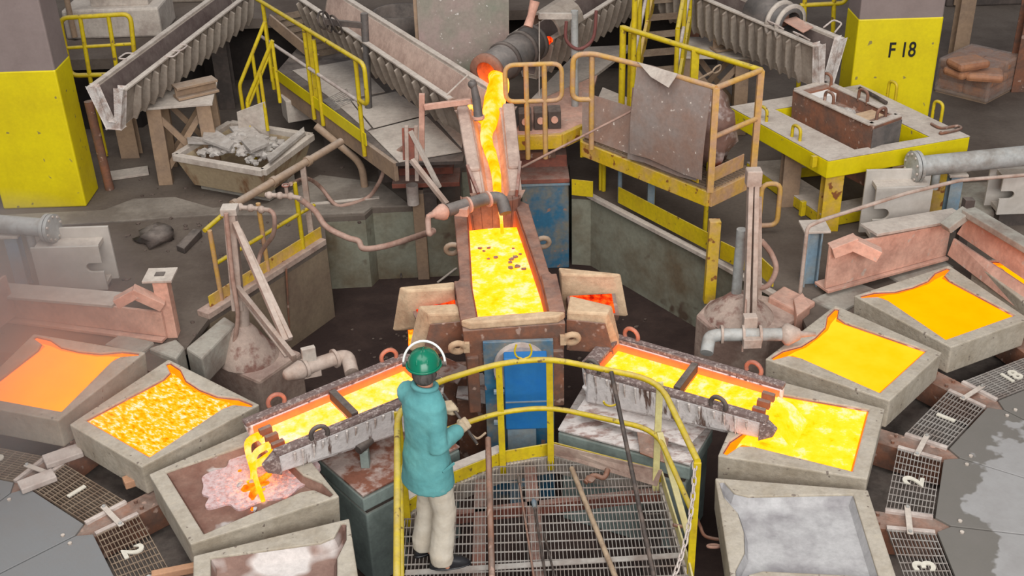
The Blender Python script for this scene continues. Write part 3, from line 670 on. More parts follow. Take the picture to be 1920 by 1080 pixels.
# ---- pouring ladles (spoons)
def ladle(rear, lip, label, mlabel, far, hot):
    mt = frame(rear, rear, lip); L = (lip-rear).length; pitch = math.atan2((lip.z-rear.z), (lip-rear).to_2d().length)
    mt = Matrix.Translation(rear) @ mt.to_3x3().to_4x4() @ Matrix.Rotation(-pitch, 4, 'Y')
    t = thing('pouring_ladle', label, 'ladle', (rear+lip)/2-V(0, 0, .35), 'pouring ladles')
    B = lambda mb, n, m_, be=.008, root=t: xform(mb, mt).build(n, M[m_], root, be)
    wn = .078
    ri = MB(); op = [(0, .22), (.09, .31), (L+.0, .285), (L+.0, .285-wn), (L-.02, .285-wn), (L-.02, -.285+wn), (L+.03, -.285+wn), (L+.03, -.29), (.09, -.31), (0, -.22)]
    # shell: floor, rear wall, two side walls, each wall with a sooty rim cap
    mb = MB()
    mb.hexa([V(.12, -.20, -.40), V(L-.25, -.20, -.28), V(L-.25, .20, -.28), V(.12, .20, -.40)], [V(.02, -.28, -.20), V(L, -.27, -.13), V(L, .27, -.13), V(.02, .28, -.20)])
    mb.hexa([V(.06, -.26, -.36), V(L, -.25, -.20), V(L, -.285+wn, -.20), V(.06, -.2, -.36)], [V(.09, -.31, -.012), V(L+.03, -.285, -.012), V(L+.03, -.285+wn, -.012), V(.09, -.31+wn, -.012)])
    mb.hexa([V(.06, .2, -.36), V(L, .285-wn, -.20), V(L, .25, -.20), V(.06, .26, -.36)], [V(.09, .31-wn, -.012), V(L, .285-wn, -.012), V(L, .285, -.012), V(.09, .31, -.012)])
    mb.hexa([V(.04, -.22, -.36), V(.14, -.22, -.36), V(.14, .22, -.36), V(.04, .22, -.36)], [V(0, -.24, -.012), V(.125, -.24, -.012), V(.125, .24, -.012), V(0, .24, -.012)])
    B(mb, 'shell', 'crust_drip', .02)
    rim = MB(); outer = [(0, .23), (.09, .315), (L, .29), (L, .29-wn), (.13, .31-wn), (.13, -.31+wn), (L+.03, -.29+wn), (L+.03, -.29), (.09, -.315), (0, -.23)]
    rim.prism(outer, -.02, .022); B(rim, 'rim', 'ladle_rim', .01)
    mb = MB(); mb.box((L*.53, 0, -.02), (.06, .4, .09)); B(mb, 'divider', 'steel_dark')
    # near wall ends in a pointed wedge, the far one in a square block
    mb = MB(); s_ = -far
    mb.hexa([V(L-.02, s_*.28, -.20), V(L+.04, s_*.28, -.18), V(L+.10, s_*.23, -.13), V(L-.02, s_*.20, -.18)][::(-s_ if s_ < 0 else -1)] if False else [V(L-.02, s_*.24-.05, -.2), V(L+.08, s_*.23-.01, -.16), V(L+.08, s_*.23+.01, -.16), V(L-.02, s_*.24+.05, -.2)],
            [V(L-.02, s_*.24-.05, 0), V(L+.11, s_*.23-.012, -.07), V(L+.11, s_*.23+.012, -.07), V(L-.02, s_*.24+.05, 0)]); B(mb, 'lip_wedge', 'ladle_rim')
    for k in (-1, 0, 1):
        mb = MB(); mb.box((L-.085, k*.115, -.045), (.105, .042, .07)); B(mb, 'nozzle_tooth', 'rust', .006)
    mb = MB(); mb.hexa([V(L-.12, -.19, -.2), V(L+.01, -.18, -.2), V(L+.01, .18, -.2), V(L-.12, .19, -.2)], [V(L-.12, -.19, -.10), V(L+.01, -.18, -.10), V(L+.01, .18, -.10), V(L-.12, .19, -.10)]); B(mb, 'lip_sill', 'rust')
    for s_, xs, m_ in ((far, (.22, L-.28), 'copper_ring'), (-far, (.14, L-.36), 'steel_dark')):
        for x in xs:
            mb = MB(); mb.ring((x, s_*.30, .045), .068, .019, (.15, 1, 0), -PI-.45, .45, 14, up=(1, 0, 0)); B(mb, 'lifting_lug', m_, 0)
    # drips of white wash hanging from the near wall
    random.seed(int(lip.x*100) & 255)
    mb = MB(); x0 = .1
    for i in range(16):
        x = .08+(L-.2)*i/15+random.uniform(-.02, .02); ln = random.uniform(.05, .17)
        mb.tube([(x, -far*.318, -.02), (x, -far*.312, -.02-ln*.5), (x+.004, -far*.298, -.02-ln)], [.011, .009, .003], 5)
    d = B(mb, 'wash_drip', 'white_crust', 0); d['kind'] = 'stuff'
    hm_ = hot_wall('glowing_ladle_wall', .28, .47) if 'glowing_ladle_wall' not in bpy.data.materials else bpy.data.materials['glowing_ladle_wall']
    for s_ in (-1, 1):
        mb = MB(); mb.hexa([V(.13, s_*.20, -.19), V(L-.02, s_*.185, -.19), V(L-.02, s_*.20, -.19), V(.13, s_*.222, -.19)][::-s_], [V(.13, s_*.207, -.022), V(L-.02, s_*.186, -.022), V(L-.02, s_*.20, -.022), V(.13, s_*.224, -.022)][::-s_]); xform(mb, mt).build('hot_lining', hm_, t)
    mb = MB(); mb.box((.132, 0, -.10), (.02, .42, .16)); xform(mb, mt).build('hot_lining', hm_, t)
    ml = thing('molten_copper', mlabel, 'molten copper', mt @ V(L/2, 0, -.08))
    for a, b in ((.128, L*.53-.03), (L*.53+.03, L-.012)):
        mb = MB(); mb.prism([(a, -.208), (b, -.185 if b > 1 else -.2), (b, .185 if b > 1 else .2), (a, .208)], -.18, -.080); xform(mb, mt).build('pool', M[hot], ml)
    return mt, L
LM, LL = ladle(P(806, 690, .52), P(489, 820, .50), 'pouring ladle behind the worker tipping three streams into a mould', 'yellow-white copper in the ladle beside the worker', -1, 'melt_white')
RM, RL = ladle(P(1112, 657, .52), P(1452, 754, .50), 'white-crusted pouring ladle on the far side of the platform rail', 'bright yellow copper in the ladle right of the blue box', 1, 'melt_hot')
# streams off the left lip
for k, (y, land, r) in enumerate(((.155, (474, 898), .034), (.03, (484, 915), .026), (-.12, (494, 940), .030))):
    a = LM @ V(LL-.05, y, -.075); b = P(*land, .205); c = LM @ V(LL+.07, y, -.10); d = c.lerp(b, .5)+V(-.02, -.0, .04)
    mb = MB(); pts = catmull([a, c, d, b], 6); mb.tube(pts, [r*(1.2-.65*i/(len(pts)-1)) for i in range(len(pts))], 8)
    solo(mb, 'copper_stream', M['melt_stream'], ('uppermost', 'middle', 'lowest')[k]+' of three yellow copper streams falling into the mould behind the worker', 'copper stream', b, group='streams off the left ladle')
mo = moulds['L2']; 
def blob(c, rx, ry, n, seed, z0, z1, am=.25, rot=0):
    out = []
    for i in range(n):
        a = 2*PI*i/n; k = 1+am*noise.noise(V(math.cos(a)*1.7+seed, math.sin(a)*1.7, seed)*1.6); x, y = math.cos(a)*rx*k, math.sin(a)*ry*k
        out.append((c.x+x*math.cos(rot)-y*math.sin(rot), c.y+x*math.sin(rot)+y*math.cos(rot)))
    m_ = MB(); m_.prism(out, z0, z1); return m_
cr = thing('copper_splash', 'pink crust and glowing splash of first copper on the rusty mould floor', 'copper splash', P(484, 910, .21))
blob(P(482, 898, .18), .46, .34, 140, 3, .17, .212, .30, .5).build('crust', M['crust'], cr, .01)
blob(P(484, 912, .19), .085, .13, 60, 8, .19, .220, .7, -.2).build('glowing_pool', M['melt_splash'], cr)
random.seed(12)
for i in range(12):
    mb = MB(); q = P(random.gauss(485, 25), random.gauss(905, 22), .215); mb.rock(q+V(0, 0, .0), random.uniform(.012, .03), 70+i); mb.build('spatter', M['melt_splash'] if i % 2 else M['lining_grey'], cr)
# broad sheet off the right lip
mb = MB(); top = [RM @ V(RL-.02, y, -.058) for y in (-.17, -.06, .06, .17)]; mid = [RM @ V(RL+.10, y*1.05, -.10) for y in (-.17, -.06, .06, .17)]; low = [V(*(RM @ V(RL+.24, y*1.15, 0)).to_2d(), .262) for y in (-.17, -.06, .06, .17)]
vs = top+mid+low; vs2 = [v-V(0, 0, .03) for v in vs]
fs = [[4*r+c, 4*r+c+1, 4*r+c+5, 4*r+c+4] for r in range(2) for c in range(3)]; mb.add(vs+vs2, [f[::-1] for f in fs]+[[i+12 for i in f] for f in fs]+[[0, 1, 13, 12], [1, 2, 14, 13], [2, 3, 15, 14], [0, 4, 16, 12], [4, 8, 20, 16], [3, 7, 19, 15], [7, 11, 23, 19]], True)
solo(mb, 'copper_stream', M['melt_pool'], 'broad yellow sheet of copper running off the right ladle into its mould', 'copper stream', low[1])
# spill of copper scum on the full mould
# ---- ladle tilting tables
def table(top, zt, plate_m, label, teal_drop, extra=None):
    c = sum(top, V(0, 0, 0))/len(top); t = thing('ladle_tilting_table', label, 'ladle table', (c.x, c.y, -.95)); n = len(top)
    mb = MB(); mb.slab(top, .02); mb.build('splash_plate', M[plate_m], t, .004)
    low = [c+(p-c)*1.0 for p in top]
    mb = MB(); mb.hexa([V(p.x, p.y, zt-.16) for p in low], [V(p.x, p.y, zt-.03) for p in low]); mb.build('channel_beam', M['teal_steel'], t, .012)
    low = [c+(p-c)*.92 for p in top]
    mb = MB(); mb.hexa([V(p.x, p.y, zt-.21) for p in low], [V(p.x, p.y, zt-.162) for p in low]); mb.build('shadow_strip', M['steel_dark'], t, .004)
    low = [c+(p-c)*.95 for p in top]
    mb = MB(); mb.hexa([V(p.x, p.y, -.95) for p in low], [V(p.x, p.y, zt-.212) for p in low]); mb.build('base_box', M['teal_steel'], t, .015)
    return t
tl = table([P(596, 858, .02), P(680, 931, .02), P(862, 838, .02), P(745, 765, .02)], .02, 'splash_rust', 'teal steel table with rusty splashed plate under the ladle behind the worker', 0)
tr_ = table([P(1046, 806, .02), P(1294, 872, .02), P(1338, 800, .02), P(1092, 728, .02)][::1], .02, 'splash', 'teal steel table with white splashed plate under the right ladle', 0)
# trunnion pedestal of the left ladle, a second plate of the right one
mb = MB(); b0 = P(686, 872, .03); mb.bar(b0, b0+V(0, 0, .17), .09, .07, (1, 0, 0)); mb.build('pedestal', M['teal_steel'], tl, .006)
mb = MB(); mb.cyl(b0+V(-.04, -.06, .2), b0+V(.05, .05, .22), .042, 14); mb.build('trunnion', M['steel_dark'], tl)
mb = MB(); mb.slab([P(1078, 775, .12), P(1290, 838, .10), P(1330, 795, .14), P(1105, 735, .16)], .015); mb.build('upper_plate', M['splash'], tr_, .003)
mb = MB(); mb.slab([P(1193, 800, .112), P(1254, 822, .112), P(1246, 868, .07), P(1200, 850, .07)], .012); mb.build('rusty_patch_plate', M['rust'], tr_, .003)
for k, q in enumerate(((1118, 742), (1300, 795))):
    mb = MB(); b0 = P(*q, .1); mb.bar(b0, b0+V(0, 0, .2), .1, .08, (1, 0, 0)); mb.build('pedestal', M['blue_steel'], tr_, .006)
# loose plates lying in the pit behind the tables
for k, (pp, m_, lab) in enumerate((([(855, 745), (948, 765), (905, 700), (862, 706)], 'splash', 'grey splashed plate lying flat left of the blue box'), ([(795, 690), (858, 720), (878, 690), (830, 668)], 'splash_rust', 'brown plate leaning behind the worker helmet'))):
    z = -.2+.1*k; mb = MB(); mb.slab([P(*q, z) for q in pp], .015); c = P(*pp[0], z); solo(mb, 'loose_plate', M[m_], lab, 'plate', (c.x, c.y, z), .003)
    mb = MB(); q = P(sum(p[0] for p in pp)/4, sum(p[1] for p in pp)/4, z)
    mb.box((q.x, q.y, (z-.95-.01)/2), (.35, .3, z+.95-.02)); solo(mb, 'support_block', M['rust'], ('brown rusty block under the grey splashed plate', 'rusty block under the brown leaning plate')[k], 'block', (q.x, q.y, -.95), .01)

# ---- blue weighing stand in front of the tundish
yb = 8.16
bt = thing('weighing_stand', 'bright blue box on a teal plate in front of the tundish', 'weighing stand', (PY(985, 700, yb).x, yb, -.95))
def upright(mb, x0, x1, z0, z1, y0, y1): return mb.box(((x0+x1)/2, (y0+y1)/2, (z0+z1)/2), (x1-x0, y1-y0, z1-z0))
a, b = PY(905, 640, yb+.12), PY(1038, 700, yb+.12); mb = MB(); upright(mb, a.x, b.x, -.95, a.z, yb+.10, yb+.14); mb.build('back_plate', M['blue_worn'], bt, .006)
c = PY(976, 690, yb+.05); mb = MB(); mb.cyl((c.x, yb+.02, c.z), (c.x, yb+.10, c.z), .225, 32); mb.build('dial_disc', M['white_bar'], bt, .006)
a, b = PY(944, 674, yb-.1), PY(1028, 804, yb-.1); mb = MB(); upright(mb, a.x, b.x, b.z, a.z, yb-.1, yb+.02); mb.build('blue_box', M['blue'], bt, .012)
mb = MB(); upright(mb, a.x+.005, b.x-.005, (a.z+b.z)/2-.075, (a.z+b.z)/2-.065, yb-.108, yb-.09); mb.build('seam_strip', M['blue_steel'], bt)
a, b = PY(951, 800, yb-.06), PY(1006, 838, yb-.06); mb = MB(); upright(mb, a.x, b.x, -.95, a.z, yb-.06, yb+.04); mb.build('foot', M['blue_steel'], bt, .008)
for q in ((938, 732), (938, 789)):
    c = PY(*q, yb); mb = MB(); mb.box((c.x-.01, yb-.02, c.z), (.09, .04, .03)); mb.build('side_bracket', M['blue_steel'], bt, .003)

# ---- worn blue cabinet and the red-dusted steelwork carrying the chute
yc = 12.55
a, b = PY(978, 345, yc), PY(1067, 485, yc)
ct = thing('blue_cabinet', 'worn teal-blue steel cabinet with reddish top behind the tundish', 'cabinet', ((a.x+b.x)/2, yc, -.95))
mb = MB(); upright(mb, a.x, b.x, -.95, a.z, yc, yc+.6); mb.build('body', M['blue_worn'], ct, .012)
mb = MB(); upright(mb, a.x-.08, b.x+.01, a.z+.003, a.z+.06, yc-.02, yc+.62); mb.build('top_plate', M['red_rust'], ct, .008)
mb = MB(); upright(mb, a.x-.08, b.x+.01, a.z-.03, a.z+.0, yc-.014, yc-.002); mb.build('edge_strip', M['blue_steel'], ct, .002)
sf = thing('chute_support', 'rusty red steel beams and plates carrying the tapping chute', 'support frame', P(900, 380, -.95))
for (x0, x1, yy, z0, z1, yd, m_) in ((735, 862, 352, .20, .26, .42, 'red_rust'), (748, 850, 328, .27, .36, .3, 'red_rust'), (955, 1063, 318, .22, .40, .5, 'red_rust'), (958, 1042, 298, .42, .50, .5, 'rust')):
    Y = P((x0+x1)/2, yy, z0).y; a, b = PY(x0, yy, Y), PY(x1, yy, Y); mb = MB(); upright(mb, a.x, b.x, z0, z1, Y, Y+yd); mb.build('beam', M[m_], sf, .008)
Y = P(787, 525, -.95).y; a, b = PY(776, 420, Y), PY(798, 420, Y); mb = MB(); upright(mb, a.x, b.x, -.95, .19, Y, Y+.12); mb.build('post', M['steel_tan'], sf, .008)
a = PY(773, 365, Y-.15); mb = MB(); mb.cyl((a.x, Y-.1, a.z-.14), (a.x, Y-.1, a.z+.1), .07, 18); mb.build('white_jack', M['white_bar'], sf)
a = PY(800, 385, Y); mb = MB(); upright(mb, a.x-.04, a.x+.12, -.1, .19, Y+.02, Y+.16); mb.build('dark_block', M['steel_dark'], sf, .005)
for q0, q1, m_ in (((738, 500), (770, 400), 'rod_tan'), ((752, 520), (752, 420), 'rod_dark'), ((820, 530), (872, 490), 'steel_dust')):
    mb = MB(); mb.tube([P(*q0, -.93), PY(*q1, P(*q0, -.95).y+.25)], .014, 6); solo(mb, 'leaning_rod', M[m_], {'rod_tan': 'tan pole leaning on the back pit wall', 'rod_dark': 'dark rod leaning upright beside the tan pole', 'steel_dust': 'short grey rod leaning beside the tundish'}[m_], 'rod', P(*q0, -.95))

# ---- channels
def channel(mb, A, B, w_, h, t=.05, wb=.45, wa=1.0, ext=None):
    """U-shaped launder from A to B (rim centre points); w_ half width at the rim, h depth"""
    A, B = Vector(A), Vector(B); d = (B-A).normalized(); s_ = d.cross(V(0, 0, 1)).normalized(); u = s_.cross(d).normalized()
    pr = [(-w_, 0), (-w_*wb, -h), (w_*wb, -h), (w_, 0), (w_-t, 0), (w_*wb-t*.6, -h+t), (-w_*wb+t*.6, -h+t), (-w_+t, 0)]
    a = [A+s_*x*wa+u*y for x, y in pr]; b = [B+s_*x+u*y for x, y in pr]; n = 8
    fs = [[i, (i+1) % n, n+(i+1) % n, n+i] for i in range(n)]
    for o in (0, n):
        for q in ((0, 1, 6, 7), (1, 2, 5, 6), (2, 3, 4, 5)):
            f = [o+i for i in q]; fs.append(f if o == 0 else f[::-1])
    return mb.add(a+b, [f[::-1] for f in fs]), d, s_, u
def launder(label, A, B, w_, h, sides, ribs, mats, wb=.45, lip=None, r0=.35, rp=.085, roots=None):
    A, B = Vector(A), Vector(B); t = thing('copper_launder', label, 'launder', (A.x, A.y, A.z-h))
    mb, d, s_, u = channel(MB(), A, B, w_, h, .045, wb); mb.build('trough', M[mats[0]], t, .006)
    L = (B-A).length
    mb, *_ = channel(MB(), A+d*.02+u*(-.004), B-d*.02+u*(-.004), w_-.046, h-.05, .008, wb); mb.build('lining', M[mats[1]], t)
    for sg in (-1, 1):     # rolled rim angle along the top edges
        mb = MB(); mb.bar(A+s_*sg*(w_+.01)+u*.012, B+s_*sg*(w_+.01)+u*.012, .07, .024, u); mb.build('rim_flange', M['steel_dust'], t, .005)
    proto = None
    for sg in sides:
        for i in range(ribs):
            x = r0+(L-r0-.1)*i/(ribs-1)
            if proto is None or proto[1] != sg:
                c = A+d*x; q = lambda ww, hh: c+s_*sg*ww+u*hh
                poly = [q(w_+.005, -.02), q(w_+rp*.8, -.06), q(w_*wb+rp*1.5, -h*.72), q(w_*wb+rp*.5, -h-.02), q(w_*wb-.02, -h+.005)]
                if sg < 0: poly = poly[::-1]
                mb = MB(); n = len(poly); mb.hexa([p-d*.014 for p in poly][::-1], [p+d*.014 for p in poly][::-1]); o = mb.build('rib', M[mats[0]], t, .006); proto = (o, sg, x)
            else:
                k = proto[0].copy(); COL.objects.link(k); k.parent = t; k.location = d*(x-proto[2])
    if lip:
        mb, *_ = channel(MB(), A-d*.05+u*.03, A+d*.04+u*.03, w_+.012, h+.05, .09, wb); mb.build('crusted_lip', M[lip], t, .015)
    return t, d, s_, u
# centre-left launder
A, B = P(884, 178, 1.5), P(590, -12, 1.72)
lcl, d, s_, u = launder('pinkish ribbed launder running from top left down to the chute', A, B, .25, .46, (-1,), 18, ('launder_side', 'launder_in'), .42)
# left launder with its cut end
A, B = P(201, 168, 1.5), P(447, -18, 1.66)
ll, d, s_, u = launder('empty ribbed launder with white V-shaped end beside the left column', A, B, .205, .44, (-1, 1), 16, ('launder_side', 'launder_dark'), .42, 'white_crust', .25)
for x, sg in ((1.05, 1), (1.25, 1), (.9, -1)):
    c = A+d*x+s_*sg*.26+u*.03; mb = MB(); mb.tube(rounded([c-d*.09-s_*sg*.05, c-d*.09+s_*sg*.06, c+d*.09+s_*sg*.06, c+d*.09-s_*sg*.05], .04, 4), .011, 6); mb.build('lifting_loop', M['white_bar'], ll)
# right launder, with a pipe hood clamped on it
A, B = P(1555, 82, 1.62), P(1255, -45, 1.80)
lr, d, s_, u = launder('grey ribbed launder with white torn end in front of the F 18 column', A, B, .205, .52, (-1, 1), 17, ('launder_side', 'launder_dark'), .5, 'white_crust', .25)
for x, sg in ((.22, 1), (.62, -1), (.2, -1), (1.9, -1)):
    c = A+d*x+s_*sg*.24+u*.05; mb = MB(); mb.tube(rounded([c-d*.09-s_*sg*.03, c-d*.07+s_*sg*.10+u*.08, c+d*.07+s_*sg*.10+u*.08, c+d*.09-s_*sg*.03], .04, 4), .011, 6); mb.build('lifting_loop', M['white_bar'], lr)
h0, h1 = A+d*.62+u*.03, A+d*1.25+u*.03
hd = thing('pipe_hood', 'short flanged pipe hood lying over the right launder', 'hood', h0)
mb = MB(); mb.lathe([(.15, 0), (.20, 0), (.20, .62), (.15, .62), (.15, 0)], h0, h1-h0, 22); mb.build('barrel', M['pipe_dark'], hd)
for x in (.0, .16):
    mb = MB(); mb.lathe([(.195, x), (.245, x), (.245, x+.035), (.195, x+.035)], h0, h1-h0, 24); mb.build('flange_ring', M['steel_dust'], hd)
mb = MB(); mb.slab([h0-s_*.1+u*.02-d*.3, h0+s_*.12+u*.02-d*.24, h0+s_*.12+u*.06+d*.05, h0-s_*.1+u*.06+d*.05], .012); mb.build('visor', M['steel_pink'], hd)
mb = MB(); mb.ball(h0+d*.2+u*.02, (.12, .14, .11), 10, 4, .3); mb.build('brick_lining', M['hot_brown'], hd)
# centre-right launder: dark pipe, cover, ribbed trough beyond
A, B = P(985, 78, 1.52), P(1150, -25, 1.66)
lcr, d, s_, u = launder('ribbed launder rising to top right behind the dark tapping pipe', A+(B-A)*.02, B+(B-A)*.5, .24, .48, (-1, 1), 17, ('launder_side', 'launder_dark'), .42, None, .1)
pm, pe = P(912, 137, 1.55), P(1000, 78, 1.62); pd = (pe-pm).normalized()
tp = thing('tapping_pipe', 'dark refractory pipe with glowing mouth pouring onto the chute', 'pipe', pm-V(0, 0, .2))
Lp = (pe-pm).length
mb = MB(); mb.lathe([(.145, 0), (.20, 0), (.20, Lp), (.145, Lp), (.145, 0)], pm, pd, 26); mb.build('barrel', M['pipe_dark'], tp)
mb = MB(); mb.lathe([(.13, -.01), (.215, -.012), (.218, .05), (.2, .06)], pm, pd, 26); mb.build('rusty_mouth', M['hot_brown'], tp)
for x in (.36, .72, Lp-.06):
    mb = MB(); mb.lathe([(.2, x), (.222, x), (.222, x+.05), (.2, x+.05)], pm, pd, 26); mb.build('band', M['steel_dark'], tp)
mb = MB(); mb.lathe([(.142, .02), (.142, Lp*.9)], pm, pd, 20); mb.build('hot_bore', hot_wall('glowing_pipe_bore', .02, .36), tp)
cv = pe+pd*.22+V(0, 0, .03)
mb = MB(); n = 8; sP = pd.cross(V(0, 0, 1)).normalized(); uP = sP.cross(pd)
for i in range(n):
    a0, a1 = PI*i/n, PI*(i+1)/n; f = lambda a, x, r: cv+pd*x+sP*math.cos(a)*r+uP*math.sin(a)*r
    mb.hexa([f(a0, 0, .22), f(a1, 0, .22), f(a1, .55, .22), f(a0, .55, .22)], [f(a0, 0, .25), f(a1, 0, .25), f(a1, .55, .25), f(a0, .55, .25)])
solo(mb, 'half_round_cover', M['launder_side'], 'half-round dusty cover over the glowing launder behind the dark pipe', 'cover', cv-V(0, 0, .1))
e = thing('hot_embers', 'red glow showing between the dark pipe and the half-round cover', 'embers', cv-V(0, 0, .2))
for q in ((983, 68), (1025, 76)):
    mb = MB(); mb.ball(P(*q, 1.58), (.075, .06, .05), 8, 3, .4); mb.build('glow', M['ember'], e)
# ---- tapping chute and its stream
CA, CB = P(911, 206, 1.40), P(933, 362, 1.04)
ch = thing('tapping_chute', 'sloping refractory chute dropping glowing copper into the tundish', 'chute', CB-V(0, 0, .3))
mb, d, s_, u = channel(MB(), CB, CA, .31, .30, .15, .60, .80); mb.build('trough', M['launder_in'], ch, .02)
for sg in (-1, 1):
    mb = MB(); mb.bar(CB+d*.35+s_*sg*.205+u*.012, CA+d*.05+s_*sg*.245+u*.012, .13, .06, u); mb.build('wall_top', M['launder_in'], ch, .025)
    mb = MB(); k = lambda x, a, b: CB+d*x+s_*sg*a+u*b; mb.slab([k(-.03, .19, .05), k(-.06, .16, -.28), k(.34, .24, -.30), k(.42, .27, .05)], .03); mb.build('end_plate', M['red_rust'], ch, .006)
LC = (CA-CB).length; fl_ = lambda x, y=0: CB+d*x+s_*y-u*.085
mb = MB(); pts = [P(926, 143, 1.56), P(936, 156, 1.55), P(931, 176, 1.46), fl_(LC*.93, .03), fl_(LC*.72, -.03), fl_(LC*.5, .0), fl_(LC*.28, .02), fl_(0, .0), P(937, 386, .93), P(940, 412, .83), P(942, 442, .70)]
pts = catmull(pts, 4); n = len(pts); rr = []
for i in range(n):
    f = i/(n-1); r = .07+.05*math.sin(min(1, f/.35)*PI) if f < .35 else .07-.03*(f-.35)/.35 if f < .7 else max(.016, .04-.12*(f-.7)); rr.append(r*(1+.14*noise.noise(V(i*1.3, 0, 0))))
mb.tube(pts, rr, 12)
solo(mb, 'copper_stream', M['melt_stream'], 'yellow copper stream running down the sloping chute into the tundish', 'copper stream', pts[-1])
mb = MB(); pts = catmull([P(880, 200, 1.36), P(892, 212, 1.33), P(910, 228, 1.27)], 5); mb.tube(pts, [.03, .04, .045, .05, .05, .05, .05, .05, .05, .05, .05][:len(pts)], 8)
solo(mb, 'copper_stream', M['melt_stream'], 'short side trickle of yellow copper from the pinkish launder end', 'copper stream', pts[0])
# ---- tall heat-tinted shield
Y = 14.0; a, b = PY(781, 0, Y), PY(962, 118, Y)
sh = thing('heat_shield', 'tall pinkish steel plate standing between the two upper launders', 'shield', ((a.x+b.x)/2, Y, b.z))
mb = MB(); mb.slab([V(a.x, Y-.1, b.z-.1), V(b.x-.05, Y-.1, b.z-.1), V(b.x, Y+.12, 3.2), V(a.x, Y+.12, 3.2)], .03); mb.build('plate', M['shield'], sh, .004)
mb = MB(); mb.bar((a.x-.02, Y-.09, .5), (a.x-.02, Y+.13, 3.2), .05, .05); mb.build('edge_post', M['steel_tan'], sh, .004)

# ================================================================== WALKWAYS, TRESTLES, YARD
def PIX(v):
    d = Vector(v)-V(0, 0, CAMH); z = d.dot(_fwd); return 960+FPX*d.dot(_rt)/z, 540-FPX*d.dot(_up)/z
def HZ(b, ty):
    """height at which the upright through b crosses the sight row ty"""
    lo, hi = b.z-3, b.z+7
    for _ in range(50):
        m_ = (lo+hi)/2
        if PIX((b.x, b.y, m_))[1] > ty: lo = m_
        else: hi = m_
    return (lo+hi)/2
def up(p, z): return V(p.x, p.y, z)
def rail(root, pts, r=.024, m_='yellow', name='rail', rad=.1): return MB().tube(rounded(pts, rad, 4), r, 8).build(name, M[m_], root)
def post(root, b, z, r=.026, m_='yellow', square=False):
    mb = MB()
    if square: mb.bar(b, up(b, z), r*2, r*2, (0, 1, 0))
    else: mb.cyl(b, up(b, z), r, 8)
    return mb.build('post', M[m_], root)
def grid_patch(poly4, step1, step2, z_th=.025, w_=.006):
    """bar grating over a quad of 3D points (p0,p1,p2,p3): bars along p0->p1 every step1, rods along p0->p3 every step2"""
    p0, p1, p2, p3 = poly4; mb = MB()
    n = max(2, int(((p3-p0).length+(p2-p1).length)/2/step1)); k = max(2, int(((p1-p0).length+(p2-p3).length)/2/step2))
    for i in range(n+1):
        f = i/n; mb.bar(p0.lerp(p3, f), p1.lerp(p2, f), w_, z_th)
    for i in range(k+1):
        f = i/k; mb.bar(p0.lerp(p1, f)+V(0, 0, .004), p3.lerp(p2, f)+V(0, 0, .004), w_, .01)
    return mb

# ---- left walkway
DZ = .78
E0, E1 = P(512, 140, DZ), P(742, 304, DZ)
wk = thing('access_walkway', 'dusty plated walkway with yellow kick plate and railing beside the pinkish launder', 'walkway', up((E0+E1)/2, 0))
ed = (E1-E0).normalized(); en = V(-ed.y, ed.x, 0)
if en.x < 0: en = -en
out = [E0, E1, P(868, 300, DZ), P(878, 236, DZ), P(700, 135, DZ), P(600, 40, DZ)]
mb = MB(); mb.prism(out, DZ-.05, DZ-.012); mb.build('deck_frame', M['steel_dark'], wk)
for pp, dz in (([(548, 132), (664, 112), (722, 172), (628, 190)], .0), ([(660, 190), (742, 172), (800, 214), (700, 240)], .012), ([(690, 246), (800, 218), (866, 284), (748, 304)], .004), ([(628, 192), (656, 189), (696, 240), (688, 245)], .0), ([(808, 214), (872, 240), (866, 278)], .0)):
    mb = MB(); mb.prism([P(*q, DZ+dz) for q in pp], DZ-.008+dz, DZ+.004+dz); mb.build('deck_plate', M['steel_dust'], wk, .002)
tg = grid_patch([P(606, 190, DZ), P(650, 168, DZ), P(662, 192, DZ), P(626, 206, DZ)], .05, .09).build('grating', M['grating'], wk); tg['kind'] = 'stuff'
mb = MB(); mb.bar(E0+V(0, 0, -.12), E1+V(0, 0, -.12), .05, .22); mb.build('edge_channel', M['steel_tan'], wk, .006)
K1 = P(692, 272, DZ); mb = MB(); mb.bar(E0-en*.03+V(0, 0, .07), K1-en*.03+V(0, 0, .07), .014, .15); mb.build('kick_plate', M['yellow_clean'], wk, .002)
RZ = DZ+1.0
ps = [E0.lerp(E1, f)-en*.05 for f in (.03, .40, .475, .80)]
for q in ps: post(wk, q-V(0, 0, .16), RZ-.02 if q is not ps[2] else RZ-.08)
mb = MB(); mb.bar(ps[1]+en*.06+V(0, 0, -.1), up(ps[1]+en*.06, RZ-.03), .05, .05, (0, 1, 0)); mb.build('post', M['yellow'], wk)
endp = ps[3]+ed*.22
rail(wk, [ps[0]-ed*.25+V(0, 0, RZ-DZ), up(endp, RZ), up(endp, DZ+.52), up(ps[3]-ed*.0, DZ+.52)], .026)
rail(wk, [up(ps[0]-ed*.25, DZ+.50), up(ps[3], DZ+.50)], .022, 'white_bar')
for i in range(7):    # stair treads climbing away along the launder
    f = i/6; a = P(590-80*f, 102-66*f, DZ+.02+.36*f); s_ = en*.72
    t_ = grid_patch([a-ed*.11, a-ed*.11+s_, a+ed*.10+s_, a+ed*.10], .04, .12).build('stair_tread', M['grating_rust'], wk); t_['kind'] = 'stuff'
mb = MB(); mb.bar(P(596, 112, DZ), P(505, 36, DZ+.4), .03, .16); mb.build('stair_stringer', M['steel_tan'], wk, .004)
st = thing('stair_handrail', 'yellow handrail of a stair going down behind the scrap bin', 'handrail', P(452, 205, 0))
